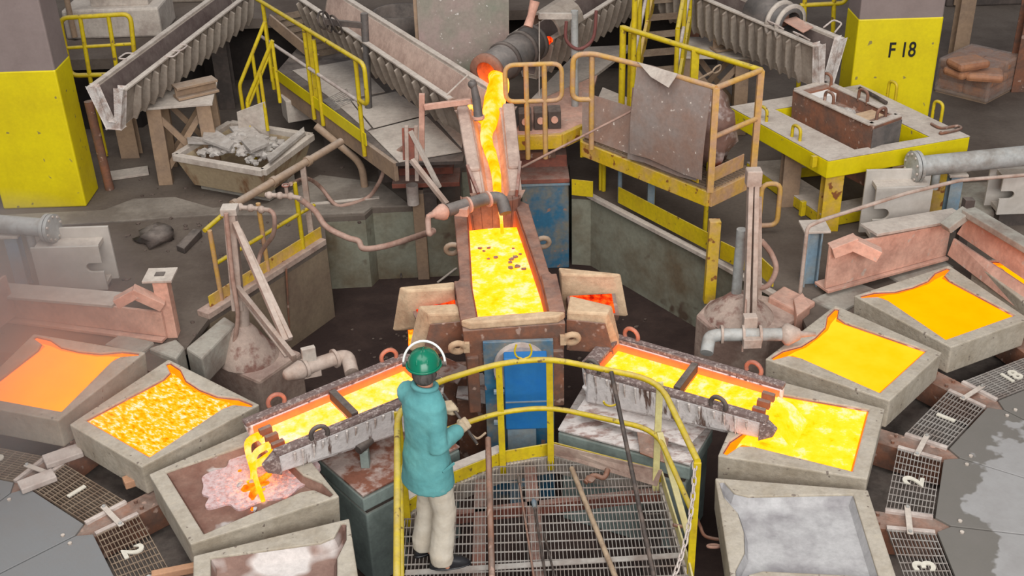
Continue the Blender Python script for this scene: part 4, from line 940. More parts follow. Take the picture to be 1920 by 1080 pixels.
for k, (a, b) in enumerate((((497, 40), (449, 160)), ((511, 76), (463, 190)))):
    A, B = P(*a, 1.75), P(*b, 1.0); rail(st, [A, B, up(B, .25)], .024, rad=.05)
    for f in (.02, .5):
        q = A.lerp(B, f); post(st, up(q, q.z-.75), q.z, .022)
    if k == 0: rail(st, [A-V(0, 0, .42), B-V(0, 0, .42)], .018)
sup = thing('walkway_strut', 'tan angled pipe leg carrying the walkway edge', 'pipe', P(570, 345, 0))
mb = MB(); mb.tube(rounded([PY(592, 236, 13.2), PY(678, 306, P(684, 352, 0).y), P(684, 352, 0)], .15), .045, 10); mb.build('pipe', M['steel_tan'], sup)
bx = PY(555, 200, 14.6); mb = MB(); mb.box(bx, (.32, .3, .3), .4); bb = solo(mb, 'junction_box', M['steel_dust'], 'grey steel box hanging under the walkway', 'box', bx-V(0, 0, .15), .01)
for k, (x, y, h) in enumerate(((-2.3, 14.3, .72), (-1.5, 13.2, .72), (-.9, 12.9, .72), (-2.1, 15.5, .72))):
    mb = MB(); mb.ibeam((x, y, 0), (x, y, h), .16, .16, .02, (0, 1, 0)); solo(mb, 'support_post', M['steel_dark'], ('dark steel post under the upper end of the walkway', 'dark steel post under the middle of the walkway', 'dark steel post under the chute end of the walkway', 'dark steel post far back below the launder')[k], 'post', (x, y, 0), .004)

# ---- right platform
DR = .80
W0, W1, W2 = P(1093, 262, DR), P(1331, 356, DR), P(1412, 318, DR)
T3 = up(P(1168, 60, DR+1.05), DR)
pr_ = thing('burner_platform', 'yellow steel platform with railings and hung sheets near the pit wall', 'platform', up((W0+W2)/2, -.95))
polyR = [P(965, 256, DR), P(1053, 252, DR), P(1092, 234, DR), W0, W1, W2, T3, P(1120, 140, DR), P(985, 200, DR)]
mb = MB(); mb.prism([W0+V(.03, .08, 0), W1+V(-.03, .1, 0), W2+V(-.08, .03, 0), T3+V(-.05, -.1, 0)], DR-.05, DR-.03); mb.build('deck_frame', M['steel_dark'], pr_)
g = grid_patch([W0, W1, W2, T3], .05, .10).build('grating', M['grating_rust'], pr_); g['kind'] = 'stuff'
for pp, m_ in (([(965, 255), (1053, 252), (1092, 236), (1120, 142), (985, 200)], 'steel_pink'), ([(985, 198), (1118, 140), (1190, 85), (1090, 90)], 'steel_dust'), ([(1100, 232), (1190, 262), (1215, 200), (1130, 165)], 'steel_dust')):
    mb = MB(); mb.prism([P(*q, DR) for q in pp], DR-.03, DR+.012); mb.build('deck_plate', M[m_], pr_, .002)
def fascia(a, b, h, zt, m_, nm='edge_beam', th=.06): return MB().bar(up(a, zt-h/2), up(b, zt-h/2), th, h).build(nm, M[m_], pr_, .006)
fascia(W0, W1, .17, DR-.02, 'yellow_worn'); fascia(W1, W2, .17, DR-.02, 'pale_rail')
fascia(P(965, 258, DR), P(1053, 254, DR), .17, DR+.02, 'yellow_worn'); fascia(P(1053, 254, DR), P(1092, 236, DR), .17, DR+.02, 'yellow_worn')
fascia(P(1092, 240, DR), W0, .2, DR-.02, 'yellow'); fascia(W1+V(-.02, .1, 0), W2+V(-.1, .04, 0), .16, DR+.17, 'pale_rail', 'kick_plate', .014); fascia(W0+V(.15, .12, 0), W1+V(-.1, .12, 0), .12, DR+.14, 'yellow_worn', 'kick_plate', .014)
c1, c2, c3 = W1, W2, T3; tz = DR+1.10
for q, m_ in ((c1, 'pale_rail'), (c2, 'pale_rail')): post(pr_, q-V(0, 0, .02), tz, .032, m_, True)
rail(pr_, [up(c1, tz), up(c2, tz)], .03, 'pale_rail'); rail(pr_, [up(c1, DR+.58), up(c2, DR+.58)], .028, 'pale_rail')
rail(pr_, [up(c2, tz), up(c3, tz)], .032, 'yellow')
for f in (.45,): post(pr_, c2.lerp(c3, f), tz, .04, 'yellow', True)
post(pr_, c3, tz+.02, .038); post(pr_, c3+V(.12, -.05, 0), tz+.35, .032)
w0t = up(W0.lerp(W1, .42), tz-.02); a = P(1110, 100, tz)
rail(pr_, [up(c1, tz), w0t, a, a+V(-.2, .02, -.02), a+V(-.21, .02, -.52), up(a, tz-.52)], .03, 'pale_rail', 'rail', .12); post(pr_, up(a, DR), tz, .03, 'pale_rail')
# stair rails going up to the back
for k, (x, y, tx, ty, hh) in enumerate(((1170, 165, 1245, 8, .5), (1248, 100, 1300, -30, .5))):
    q = up(c3, DR)+V(.1+.55*k, .1+.1*k, 0); e_ = q+V(.55, 2.2, .9)
    rail(pr_, [up(q, DR+1.0), e_+V(0, 0, 1.0)], .028); rail(pr_, [up(q, DR+.5), e_+V(0, 0, .5)], .022, 'white_bar')
    for f in (.0, .33, .66): r_ = q.lerp(e_, f); post(pr_, r_, r_.z+1.0, .028)
    mb = MB(); mb.bar(q, e_, .04, .22); mb.build('stair_stringer', M['yellow'] if k else M['yellow_worn'], pr_, .004)
for i in range(8):
    q = up(c3, DR)+V(.12, .15, 0); f = i/7; a = q.lerp(q+V(.55, 2.2, .9), f)
    t_ = grid_patch([a, a+V(.5, .08, 0), a+V(.55, .28, 0), a+V(.05, .2, 0)], .04, .1).build('stair_tread', M['grating_rust'], pr_); t_['kind'] = 'stuff'
b = P(1329, 566, -.32); mb = MB(); mb.bar(b, V(b.x+.02, b.y+.05, DR-.19), .115, .1, (0, 1, 0)); mb.build('support_leg', M['yellow_worn'], pr_, .006)
for q in ((1120, 300), (1215, 350)):
    b = P(*q, DR-.2)+V(.1, .5, 0); mb = MB(); mb.bar(up(b, 0), b, .08, .08, (0, 1, 0)); mb.build('support_leg', M['yellow' if q[0] < 1200 else 'blue_steel'], pr_, .004)
gl = thing('gate_rail', 'rounded tan rail frame on two posts beside the tapping chute', 'rail', P(990, 300, .74))
b1, b2 = P(990, 298, .74), P(1023, 297, .74); z1 = HZ(b1, 121)
g0, g1 = b1+(b1-b2)*1.15, b2+(b2-b1)*.95
zz = HZ(b1, 190)
MB().tube(rounded([up(g0, z1), up(g1, z1), up(g1, zz), up(g0, zz)], .1, 4, True), .026, 8, closed=True).build('rail', M['pale_rail'], gl)
post(gl, b1, z1, .028, 'pale_rail'); post(gl, b2, z1, .028, 'pale_rail')

# sheets hung over the railing and leaning plates
def sheet(A, B, drop, bulge, n=8, th=.008, lean=0):
    """sheet hung from A-B, bowing outwards as it falls"""
    mb = MB(); d = (B-A).normalized(); o_ = V(d.y, -d.x, 0).normalized()
    if o_.y > 0: o_ = -o_
    vs = []
    for i in range(n+1):
        f = i/n; off = o_*(bulge*math.sin(f*PI*.75)+lean*f); z = -drop*f
        for k in range(5): g_ = k/4; vs.append(A.lerp(B, g_)+off*(1+.25*math.sin(g_*5+f*2))+V(0, 0, z+.015*math.sin(g_*7)))
    m_ = len(vs); fs = [[i*5+k, i*5+k+1, (i+1)*5+k+1, (i+1)*5+k] for i in range(n) for k in range(4)]
    vs2 = [v-o_*th for v in vs]; mb.add(vs+vs2, [f[::-1] for f in fs]+[[i+m_ for i in f] for f in fs], True)
    rim = [k for k in range(5)]+[i*5+4 for i in range(1, n+1)]+[n*5+k for k in (3, 2, 1, 0)]+[i*5 for i in range(n-1, 0, -1)]
    mb.add([vs[i] for i in rim]+[vs2[i] for i in rim], [[i, (i+1) % len(rim), len(rim)+(i+1) % len(rim), len(rim)+i] for i in range(len(rim))]); return mb
sA, sB = up(W0.lerp(W1, .43), tz+.015)+V(0, -.03, 0), up(W0.lerp(W1, .965), tz+.015)+V(0, -.03, 0)
solo(sheet(sA, sB, 1.0, .05, lean=.03), 'hanging_sheet', M['sheet'], 'large rust-tinted sheet hung over the platform railing', 'sheet', up(sA, DR), group=None)
solo(sheet(sA+V(-.04, .07, -.3), sB+V(-.06, .08, -.25), .80, .0, lean=.04), 'hanging_sheet', M['sheet'], 'pinkish sheet peeking out behind the large hung sheet', 'sheet', up(sB, DR))
mb = MB(); fl_ = [sA+V(0, -.05, .02), sA.lerp(sB, .55)+V(0, -.05, .03), sA.lerp(sB, .45)+V(-.03, -.16, -.10), sA.lerp(sB, .2)+V(-.02, -.14, -.06)]; mb.slab(fl_, .008); solo(mb, 'folded_flap', M['steel_dust'], 'crumpled grey flap folded over the top of the hung sheet', 'sheet', fl_[3])
b0, b1, b2 = P(1092, 256, DR+.02), P(1205, 298, DR+.02), None
mb = MB(); l_ = [b0, b1, up(b1+V(-.05, .30, 0), HZ(b1+V(-.05, .30, 0), 203)), up(b0+V(.02, .3, 0), HZ(b0+V(.02, .30, 0), 172))]; mb.slab(l_, .012)
solo(mb, 'leaning_plate', M['sheet'], 'speckled pinkish plate leaning at the platform corner left of hung sheet', 'plate', b0, .002)
tb = MB(); c = up(W1.lerp(W2, .55), DR)+V(-.22, .30, .0); tb.ball(c+V(0, 0, .42), (.27, .24, .42), 16, 5, .35, 2.2)
solo(tb, 'tarp_bundle', M['copper_bag'], 'round copper-stained wrapped bundle standing inside the platform corner', 'bundle', c)
mb = MB(); a, b = P(978, 314, .72), P(1220, 190, 1.45); mb.tube([a, b], .014, 7); lc = thing('furnace_lance', 'long thin brown lance lying across the platform rail', 'lance', a); mb.build('shaft', M['hose'], lc)
lh = thing('looped_rod', 'short tan rod with loop handle above the hung sheet', 'rod', up(sA.lerp(sB, .7), tz)); a, b = PY(1285, 162, 12.2), PY(1335, 135, 12.5)
mb = MB(); mb.tube([a, b], .014, 7); mb.build('shaft', M['rod_tan'], lh); d_ = (b-a).normalized(); mb = MB(); mb.tube(rounded([b, b+d_*.05+V(0, 0, .035), b+d_*.15+V(0, 0, .035), b+d_*.15-V(0, 0, .035), b+d_*.05-V(0, 0, .035)], .03, 3, True), .011, 6, closed=True); mb.build('loop', M['rod_tan'], lh)
# low yellow guard along the right pit wall
kg = thing('pit_guard', 'yellow kick plate with short posts along the right pit wall', 'guard rail', PH_)
for (a, b, ya, yb_) in (((1072, 336), (1112, 340), 0, 0), ((1160, 350), (1335, 440), 0, 0), ((1352, 452), (1400, 475), 0, 0), ((1425, 480), (1452, 505), 0, 0)):
    A, B = P(*a, .3), P(*b, .3); mb = MB(); mb.bar(A-V(0, 0, .1), B-V(0, 0, .1), .014, .2); mb.build('kick_plate', M['yellow'], kg, .003)
for q, zt, m_ in (((1123, 362), .95, 'yellow'), ((1153, 382), .6, 'blue_steel'), ((1214, 404), .95, 'yellow'), ((1312, 452), .95, 'yellow')):
    b = P(*q, .0)+V(.06, .06, 0); post(kg, b, zt if PIX(up(b, zt))[1] > 200 else .5, .027, m_)
rl = thing('hooped_rail', 'tan hooped rail end beside the right burner mast', 'rail', P(1425, 455, 0))
b = P(1428, 455, .0)+V(0, .2, 0); z1 = HZ(b, 345); MB().tube(rounded([b, up(b, z1), up(b, z1)+V(.2, 0, 0), up(b, z1-.5)+V(.2, 0, 0), up(b, z1-.5)], .1, 4), .028, 8).build('rail', M['pale_rail'], rl)

# ---- trestles under the launders
def trestle(label, c, rz, w_, dpt, zt, capm='steel_tan'):
    t = thing('launder_trestle', label, 'trestle', c); R = Matrix.Translation(c) @ Matrix.Rotation(rz, 4, 'Z')
    for sx in (-1, 1):
        for sy in (-1, 1):
            mb = MB(); mb.bar((sx*w_/2, sy*dpt/2, 0), (sx*w_/2*.94, sy*dpt/2, zt-.12), .17, .11, (0, 1, 0)); xform(mb, R).build('leg', M['steel_tan'], t, .006)
    for sy in (-1, 1):
        mb = MB(); mb.bar((-w_/2, sy*(dpt/2-.02), .12), (w_/2*.9, sy*(dpt/2-.02), zt-.2), .07, .03, (0, 1, 0)); xform(mb, R).build('brace', M['steel_tan'], t)
        mb = MB(); mb.bar((w_/2, sy*(dpt/2+.02), .12), (-w_/2*.9, sy*(dpt/2+.02), zt-.2), .07, .03, (0, 1, 0)); xform(mb, R).build('brace', M['steel_tan'], t)
    mb = MB(); mb.prism([(-w_/2-.1, -dpt/2-.1), (w_/2+.1, -dpt/2-.1), (w_/2+.1, dpt/2+.1), (-w_/2-.1, dpt/2+.1)], zt-.12, zt-.09); xform(mb, R).build('cap_plate', M['steel_dust'], t, .004)
    mb = MB(); mb.ibeam((-w_*.05, -dpt*.3, zt+.0), (w_/2+.12, dpt*.1, zt+.0), .2, .16, .03); xform(mb, R).build('cap_beam', M[capm], t, .004)
    return t
trestle('tan braced steel trestle carrying the left empty launder', V(-3.95, 13.62, 0), .12, .62, .55, 1.12)
trestle('tan braced steel trestle under the right grey launder', V(2.72, 14.65, 0), -.15, .72, .6, 1.16)
mb = MB(); mb.tube([P(206, 355, 0), PY(166, 190, P(206, 355, 0).y+.02)], .055, 10); solo(mb, 'brown_pole', M['rust'], 'rusty brown pole standing against the side of the left column', 'pole', P(206, 355, 0))
mb = MB(); b = P(248, 292, 0); mb.ibeam(b, up(b, 1.05), .24, .18, .02, (0, 1, 0)); solo(mb, 'steel_post', M['steel_tan'], 'broad tan steel post under the white launder end', 'post', b, .004)
# small yellow rail frame above the left launder
yr = thing('barrier_rail', 'small yellow barrier frame behind the left launder end', 'rail', V(-5.0, 14.2, .0)); Y = 14.2
q = lambda x, y: PY(x, y, Y)
MB().tube(rounded([q(112, 34), q(244, 26), q(256, 138), q(133, 142)], .1, 4, True), .03, 8, closed=True).build('rail', M['yellow'], yr)
for a, b in (((150, 33), (173, 170)), ((203, 30), (222, 150))):
    MB().tube([q(*a), q(*b), up(q(*b), 0.02)], .028, 8).build('post', M['yellow'], yr)
MB().tube([q(124, 90), q(250, 82)], .022, 8).build('mid_rail', M['yellow'], yr)
yr2 = thing('barrier_rail', 'yellow barrier frame beside the F 18 column top', 'rail', V(4.1, 14.9, 0)); Y = 14.9
MB().tube(rounded([q(1500, 10), q(1585, 6), q(1598, -40)], .08, 4), .03, 8).build('rail', M['yellow'], yr2)
for a in ((1510, -30), (1565, -30)): MB().tube([q(*a), q(a[0]-3, 55), up(q(a[0]-3, 55), .02)], .03, 8).build('post', M['yellow'], yr2)

# ---- scrap bin
nb = P(493, 382, .10); zr = HZ(nb, 320)
rimp = [P(327, 290, zr), P(493, 319, zr), P(584, 252, zr), P(432, 228, zr)]; cc = sum(rimp, V(0, 0, 0))/4
bn = thing('scrap_bin', 'tapered tan steel bin heaped with grey scrap', 'bin', up(cc, .0))
mb = MB(); open_box(mb, [(p.x, p.y) for p in rimp], [((p.x-cc.x)*.93+cc.x, (p.y-cc.y)*.93+cc.y) for p in rimp], zr-.05, .2, .10, .80, .82); mb.build('body', M['bin'], bn, .006)
for i in range(4):
    a, b = rimp[i], rimp[(i+1) % 4]; mb = MB(); mb.bar(a+(a-cc)*.0+V(0, 0, -.03), b+V(0, 0, -.03), .085, .075); mb.build('rim_angle', M['steel_dust'], bn, .006)
for s_ in (0, 1):
    a, b = rimp[0].lerp(rimp[3], .2+.5*s_), rimp[1].lerp(rimp[2], .2+.5*s_); a, b = cc.lerp(a, .8), cc.lerp(b, .8); mb = MB(); mb.bar(up(a, .05), up(b, .05), .14, .1); mb.build('skid', M['concrete'], bn, .006)
random.seed(21)
mb = MB()
for i in range(230):
    u_, v_ = random.uniform(.12, .9), random.uniform(.1, .8); p = rimp[0].lerp(rimp[1], u_).lerp(rimp[3].lerp(rimp[2], u_), v_); h = .22*math.exp(-((u_-.55)**2+(v_-.4)**2)*7); mb.rock(up(cc.lerp(p, .86), zr-.08+h+random.uniform(-.03, .02)), random.uniform(.03, .075), 300+i)
solo(mb, 'scrap_heap', M['scrap'], 'heap of grey broken slag and scrap lumps in the tan bin', 'scrap', up(cc, .2), kind='stuff')
for k, (pts, th, lab, m_) in enumerate((([(444, 210), (497, 190), (506, 262), (450, 262)], .02, 'bent grey sheet standing upright in the scrap bin', 'steel_dust'), ([(500, 295), (570, 240), (572, 250), (505, 305)], .04, 'long grey shard leaning to the right in the scrap bin', 'scrap'), ([(350, 256), (402, 262), (400, 270), (352, 268)], .03, 'jagged grey shard lying over the left rim of the bin', 'scrap'), ([(385, 232), (440, 268), (430, 282), (380, 262)], .04, 'flat broken grey slab on the left of the scrap heap', 'scrap'), ([(430, 240), (470, 236), (505, 270), (470, 285)], .04, 'flat broken grey slab in the middle of the scrap heap', 'scrap'))):
    if k == 0:
        Y = cc.y+.12; pp = [PY(*q, Y+.03*i) for i, q in enumerate(pts)]
    else: pp = [P(*q, zr+.04+.03*(i % 2)+.02*k*(k > 2)) for i, q in enumerate(pts)]
    mb = MB(); mb.hexa([p-V(0, .006 if k == 0 else 0, th*.5 if k else 0) for p in pp], [p+V(0, .008 if k == 0 else 0, th*.5 if k else 0) for p in pp]); solo(mb, 'scrap_piece', M[m_], lab, 'scrap', pp[3], .003)

# ---- yellow ladle stands on the right and the spare ladle box
def stand(outer, inner, z, h, label, m_, legs):
    O = [P(*q, z) for q in outer]; I = [P(*q, z) for q in inner]; t = thing('ladle_stand', label, 'stand', up(sum(O, V(0, 0, 0))/4, 0))
    for i in range(4):
        j = (i+1) % 4; mb = MB(); mb.hexa([up(O[i], z-h), up(O[j], z-h), up(I[j], z-h), up(I[i], z-h)], [O[i], O[j], I[j], I[i]]); mb.build('beam', M[m_], t, .01)
        mb = MB(); k = .012; mb.hexa([O[i]+V(0, 0, .001), O[j]+V(0, 0, .001), I[j]+V(0, 0, .001), I[i]+V(0, 0, .001)], [O[i]+V(0, 0, k), O[j]+V(0, 0, k), I[j]+V(0, 0, k), I[i]+V(0, 0, k)]); mb.build('top_plate', M['steel_dust'], t, .003)
    for f, g_ in legs:
        b = O[f[0]].lerp(I[f[0]], .5).lerp(O[f[1]].lerp(I[f[1]], .5), g_); mb = MB(); mb.ibeam(up(b, g0_), up(b, z-h), .2, .18, .025, (0, 1, 0)); mb.build('leg', M['yellow_worn'] if g_ < .4 else M['steel_tan'], t, .004)
    return t, O, I
g0_ = 0.0
s1, SO, SI = stand([(1553, 303), (1819, 257), (1613, 160), (1368, 201)], [(1602, 282), (1744, 258), (1590, 184), (1452, 206)], .9, .20, 'yellow square steel stand holding the spare ladle box', 'yellow_clean', (((0, 3), .06), ((0, 3), .5), ((0, 1), .55), ((1, 2), .06), ((2, 3), .5)))
s2, SO2, SI2 = stand([(1545, 408), (1800, 362), (1640, 290), (1400, 305)], [(1572, 380), (1720, 352), (1610, 305), (1470, 318)], .14, .13, 'low yellow steel base frame below the square stand', 'yellow', ())
for q, n in (((1492, 262), (1, 0, 0)), ((1430, 226), (1, 0, 0)), ((1672, 178), (1, 0, 0)), ((1757, 216), (1, 0, 0))):
    b = P(*q, .9); mb = MB(); d_ = (SO[0]-SO[3]).normalized() if q[0] < 1600 else (SO[1]-SO[2]).normalized()
    e1, e2 = b-d_*.07, b+d_*.07; mb.tube(rounded([e1-V(0, 0, .12), e1+V(0, 0, .16), e2+V(0, 0, .16), e2-V(0, 0, .12)], .07, 5), .019, 7); mb.build('lifting_hoop', M['yellow'], s1)
for q in ((1528, 300), (1507, 388), (1470, 362)):
    b = P(*q, .85 if q[1] < 350 else .14); mb = MB(); mb.box(b+V(-.02, -.03, 0), (.06, .05, .13 if q[1] < 350 else .18), .4); mb.build('clamp', M['yellow'], s1 if q[1] < 350 else s2, .006)
zl = 1.16
lo = [P(1486, 168, zl), P(1638, 238, zl), P(1692, 219, zl), P(1545, 152, zl)]; lc_ = sum(lo, V(0, 0, 0))/4
lb = thing('spare_ladle', 'rusty spare ladle box standing inside the yellow stand', 'ladle', up(lc_, .45))
mb = MB(); open_box(mb, [(p.x, p.y) for p in lo], [((p.x-lc_.x)*.80+lc_.x, (p.y-lc_.y)*.74+lc_.y) for p in lo], zl, zl-.13, .45, .96, .9); mb.build('shell', M['rust'], lb, .01)
mb = MB(); mb.hexa([lo[1]+V(-.004, -.008, -.5), lo[2]+V(.0, -.008, -.5), lo[2]+V(0, 0, -.5), lo[1]+V(0, 0, -.5)], [lo[1]+V(-.004, -.008, -.03), lo[2]+V(0, -.008, -.03), lo[2]+V(0, 0, -.03), lo[1]+V(0, 0, -.03)]); mb.build('end_plate', M['pipe_dark'], lb)
for i in range(4):
    a, b = lo[i], lo[(i+1) % 4]; a, b = a+(lc_-a).normalized()*.05, b+(lc_-b).normalized()*.05; mb = MB(); mb.bar(a+V(0, 0, .008), b+V(0, 0, .008), .085, .018); mb.build('rim_strip', M['steel_dust'], lb, .003)
for f, m_, dz in ((.13, 'white', -.035), (.8, 'tan_refr', -.035)):
    a = lo[0].lerp(lo[1], f); b = lo[3].lerp(lo[2], f); c = a.lerp(b, .5); dd = (lo[1]-lo[0]).normalized(); mb = MB(); mb.box((c.x, c.y, zl-.05+dz), (.30, .30, .12), math.atan2(dd.y, dd.x)); mb.build('lining_block', M[m_], lb, .008)
mb = MB()
for i in range(40):
    p = lo[0].lerp(lo[1], random.uniform(.3, .68)).lerp(lo[3].lerp(lo[2], .5), random.uniform(.3, .6)); mb.rock(up(p, zl-.1), random.uniform(.03, .06), 500+i)
o = mb.build('slag_crust', M['scrap'], lb); o['kind'] = 'stuff'
for f, g_ in ((.08, .9), (.42, .12), (.55, .9), (.93, .45)):
    p = lo[0].lerp(lo[1], f).lerp(lo[3].lerp(lo[2], f), g_); dd = (lo[1]-lo[0]).normalized() if f < .9 else (lo[2]-lo[1]).normalized()
    mb = MB(); mb.tube(rounded([p-dd*.07-V(0, 0, .02), p-dd*.07+V(0, 0, .13), p+dd*.07+V(0, 0, .13), p+dd*.07-V(0, 0, .02)], .07, 5), .018, 7); mb.build('lifting_lug', M['rust'], lb)
mb = MB(); mb.tube(catmull([P(1612, 165, .94), P(1640, 180, .95), P(1662, 193, .94)], 4), .022, 8); solo(mb, 'dark_bar', M['rod_dark'], 'short dark bar lying on the far beam of the yellow stand', 'bar', P(1640, 180, .92))
mb = MB(); mb.tube(catmull([P(1746, 232, .93), P(1765, 240, .935), P(1795, 236, .935), P(1800, 242, .93), P(1766, 250, .93), P(1764, 248, .93)], 5), .016, 8); solo(mb, 'bent_hook', M['rust'], 'rusty bent hook lying on the corner of the yellow stand', 'hook', P(1770, 240, .92))

# ---- pallet of sacks
pl = thing('sack_pallet', 'film-wrapped pallet of orange-brown sacks by the F 18 column', 'pallet', P(1830, 185, 0))
pa, pb, pc = P(1752, 172, 0), P(1848, 196, 0), P(1905, 166, 0); pd_ = pa+pc-pb
for i in range(3):
    z0 = .06+.14*i; mb = MB(); c = (pa+pc)/2
    for f, g_ in ((.25, .27), (.75, .27), (.25, .75), (.75, .75)):
        q = pa.lerp(pb, f).lerp(pd_.lerp(pc, f), g_); m2 = MB(); ang = math.atan2((pb-pa).y, (pb-pa).x); R = Matrix.Translation(up(q, z0+.07)) @ Matrix.Rotation(ang, 4, 'Z')
        m2.box((0, 0, 0), ((pb-pa).length*.52, (pc-pb).length*.52, .15)); xform(m2, R); o = m2.build('sack', M['bag'], pl, .05)
mb = MB(); n = [pa, pb, pc, pd_]; cc2 = (pa+pc)/2; mb.hexa([up(cc2+(p-cc2)*1.04, .02) for p in n], [up(cc2+(p-cc2)*1.03, .50) for p in n]); mb.build('wrap_film', M['film'], pl, .03)
mb = MB(); mb.hexa([up(cc2+(p-cc2)*.98, 0) for p in n], [up(cc2+(p-cc2)*.98, .06) for p in n]); mb.build('base', M['steel_tan'], pl)
for k, (q, z, rz, lab) in enumerate((((1815, 118), .66, .3, 'topmost orange-brown sack lying on the wrapped pallet'), ((1808, 132), .53, .5, 'lower loose sack under the topmost one on pallet'), ((1845, 140), .51, -.3, 'loose sack at the right on the wrapped pallet'))):
    c = P(*q, z); mb = MB(); mb.box((0, 0, 0), (.48, .34, .12)); xform(mb, Matrix.Translation(c) @ Matrix.Rotation(rz, 4, 'Z')); solo(mb, 'loose_sack', M['bag'], lab, 'sack', c-V(0, 0, .06), .05)

# ---- distant clutter along the top edge
mb = MB(); mb.lathe([(.30, 0), (.34, .0), (.36, .6), (.32, .6), (.30, .03), (0, .03)], PY(752, 62, 15.2)-V(0, 0, .3), (0, 0, 1), 20); solo(mb, 'steel_drum', M['steel_dark'], 'open dark steel drum behind the heat shield', 'drum', PY(752, 62, 15.2)-V(0, 0, .3))
b = PY(752, 62, 15.2); mb = MB(); mb.box((b.x, b.y, (b.z-.3)/2), (.9, .9, b.z-.32)); solo(mb, 'drum_table', M['steel_dark'], 'dark steel table carrying the open drum', 'table', (b.x, b.y, 0), .01)
bg_ = thing('rear_guard_rail', 'yellow guard rail with kick plate far behind the heat shield', 'guard rail', V(-1, 17.2, 0)); Y = 17.2
for a, b, m_ in (((690, 10), (790, 8), 'yellow_clean'), ((690, 33), (790, 30), 'yellow_clean'), ((960, 22), (1000, 14), 'yellow')):
    mb = MB(); A, B = PY(*a, Y), PY(*b, Y); mb.bar(A, B, .02, .12); mb.build('kick_plate', M[m_], bg_)
for x in (723, 760, 985): MB().tube([PY(x, -25, Y), PY(x, 40, Y), up(PY(x, 40, Y), 0)], .03, 8).build('post', M['yellow'], bg_)
for k, (x, y, Y, w_, h, m_, lab) in enumerate(((215, 70, 15.6, 1.3, 1.1, 'steel_dust', 'dusty grey block behind the small yellow barrier frame'), (330, 60, 17.2, 1.2, .9, 'launder_side', 'dusty grey equipment block above the left launder'), (270, 20, 18.5, 1.6, 1.6, 'steel_dark', 'dark machinery block at the top left edge'), (1330, 20, 18.0, .9, 1.2, 'steel_dark', 'dark machinery block behind the right launder'), (1850, 20, 19.5, 1.4, 1.5, 'steel_dark', 'dark machinery block behind the sack pallet'))):
    c = PY(x, y, Y); t = thing('machine_block', lab, 'machine', (c.x, Y, 0)); z0 = 1.14 if k != 4 else 0; z1 = max(z0+.4, c.z+.1); t.location.z = z0; t['_o'] = (c.x, Y, z0)
    mb = MB(); mb.box((c.x, Y+.4, (z0+z1)/2), (w_, .8, z1-z0)); mb.build('housing', M[m_], t, .03)
    mb = MB(); mb.box((c.x+.1, Y+.35, z1+.06), (w_*.6, .4, .14)); mb.build('cover', M['steel_dust'], t, .02)
    mb = MB(); mb.tube(rounded([V(c.x-w_*.4, Y-.04, z0+.05), V(c.x-w_*.4, Y-.04, z1+.3), V(c.x+w_*.2, Y+.1, z1+.3)], .15), .04, 8); mb.build('pipe', M['steel_tan'], t)
for k, (x, y0, y1, m_) in enumerate(((1525, 120, 60, 'steel_dark'), (1795, 105, -20, 'steel_tan'), (1905, 168, 0, 'rust'), (1290, 160, 40, 'rust'), (430, 200, 20, 'steel_dark'), (560, 130, 0, 'steel_dark'))):
    b = P(x, max(y0, 30), 0); mb = MB(); mb.ibeam(b, up(b, HZ(b, y1)), .22, .22, .02, (0, 1, 0))
    solo(mb, 'steel_post', M[m_], ('dark post behind the white torn launder end', 'tan slanting post beyond the sack pallet', 'rusty post at the right edge by the pallet', 'rusty post between right platform and launder', 'dark post behind the left launder trestle', 'dark post behind the walkway stairs')[k], 'post', b, .004)

for k, (x, y) in enumerate(((985, 228), (1014, 226), (1040, 224))):
    b = P(x, y+18, DR+.012); t = thing('valve_box', ('dark box nearest the tapping chute behind the gate rail', 'middle dark box behind the gate rail', 'dark box behind the right post of the gate rail')[k], 'valve box', b)
    mb = MB(); mb.box(b+V(0, .1, .11), (.15, .2, .22)); mb.build('housing', M['steel_dark'], t, .012)
    mb = MB(); mb.cyl(b+V(0, -.002, .12), b+V(0, -.03, .12), .04, 12); mb.build('cap', M['steel_pink'], t)

# ================================================================== SWING BURNERS, GUARDS, PIPES, PANELS
def flange(mb, c, ax, r, th=.03, n=18): ax = Vector(ax).normalized(); return mb.cyl(Vector(c)-ax*th/2, Vector(c)+ax*th/2, r, n)
# ---- left burner
lb_ = thing('swing_burner', 'left swing burner: plaster cone, pale mast and struts holding a bent pipe', 'burner', P(465, 690, -.3))
zb = -.28; base = [P(378, 668, zb), P(486, 716, zb), P(566, 660, zb), P(470, 622, zb)]
mb = MB(); mb.hexa([up(p, -.95) for p in base], base); mb.build('base_block', M['pedestal'], lb_, .03)
cb = P(466, 668, zb); mb = MB(); mb.lathe([(.30, 0), (.27, .06), (.20, .16), (.12, .30), (.075, .36), (0, .37)], cb, (0, 0, 1), 22); mb.build('cone', M['cone'], lb_)
Yc = cb.y
mb = MB(); mb.cyl(cb+V(0, 0, .3), PY(456, 560, Yc), .055, 14); mb.build('riser', M['mast'], lb_)
mt0, mt1 = PY(447, 580, Yc-.02), PY(431, 396, Yc+.05)
mb = MB(); mb.bar(mt0, mt1, .11, .10, (0, 1, 0)); mb.build('mast', M['mast'], lb_, .008)
mb = MB(); mb.bar(mt1-V(0, 0, .02), mt1+V(0, 0, .05), .15, .14, (0, 1, 0)); mb.build('mast_cap', M['steel_dust'], lb_, .008)
bc = P(560, 682, .42)                                  # clamp of the burner
tip = lambda x, y, z: P(x, y, z)
for a, b, w_ in ((PY(440, 418, Yc), tip(536, 640, .42), .055), (PY(449, 432, Yc), tip(545, 636, .44), .04), (PY(442, 535, Yc), tip(552, 672, .40), .045)):
    mb = MB(); mb.bar(a, b, w_, .07); mb.build('strut', M['mast'], lb_, .006)
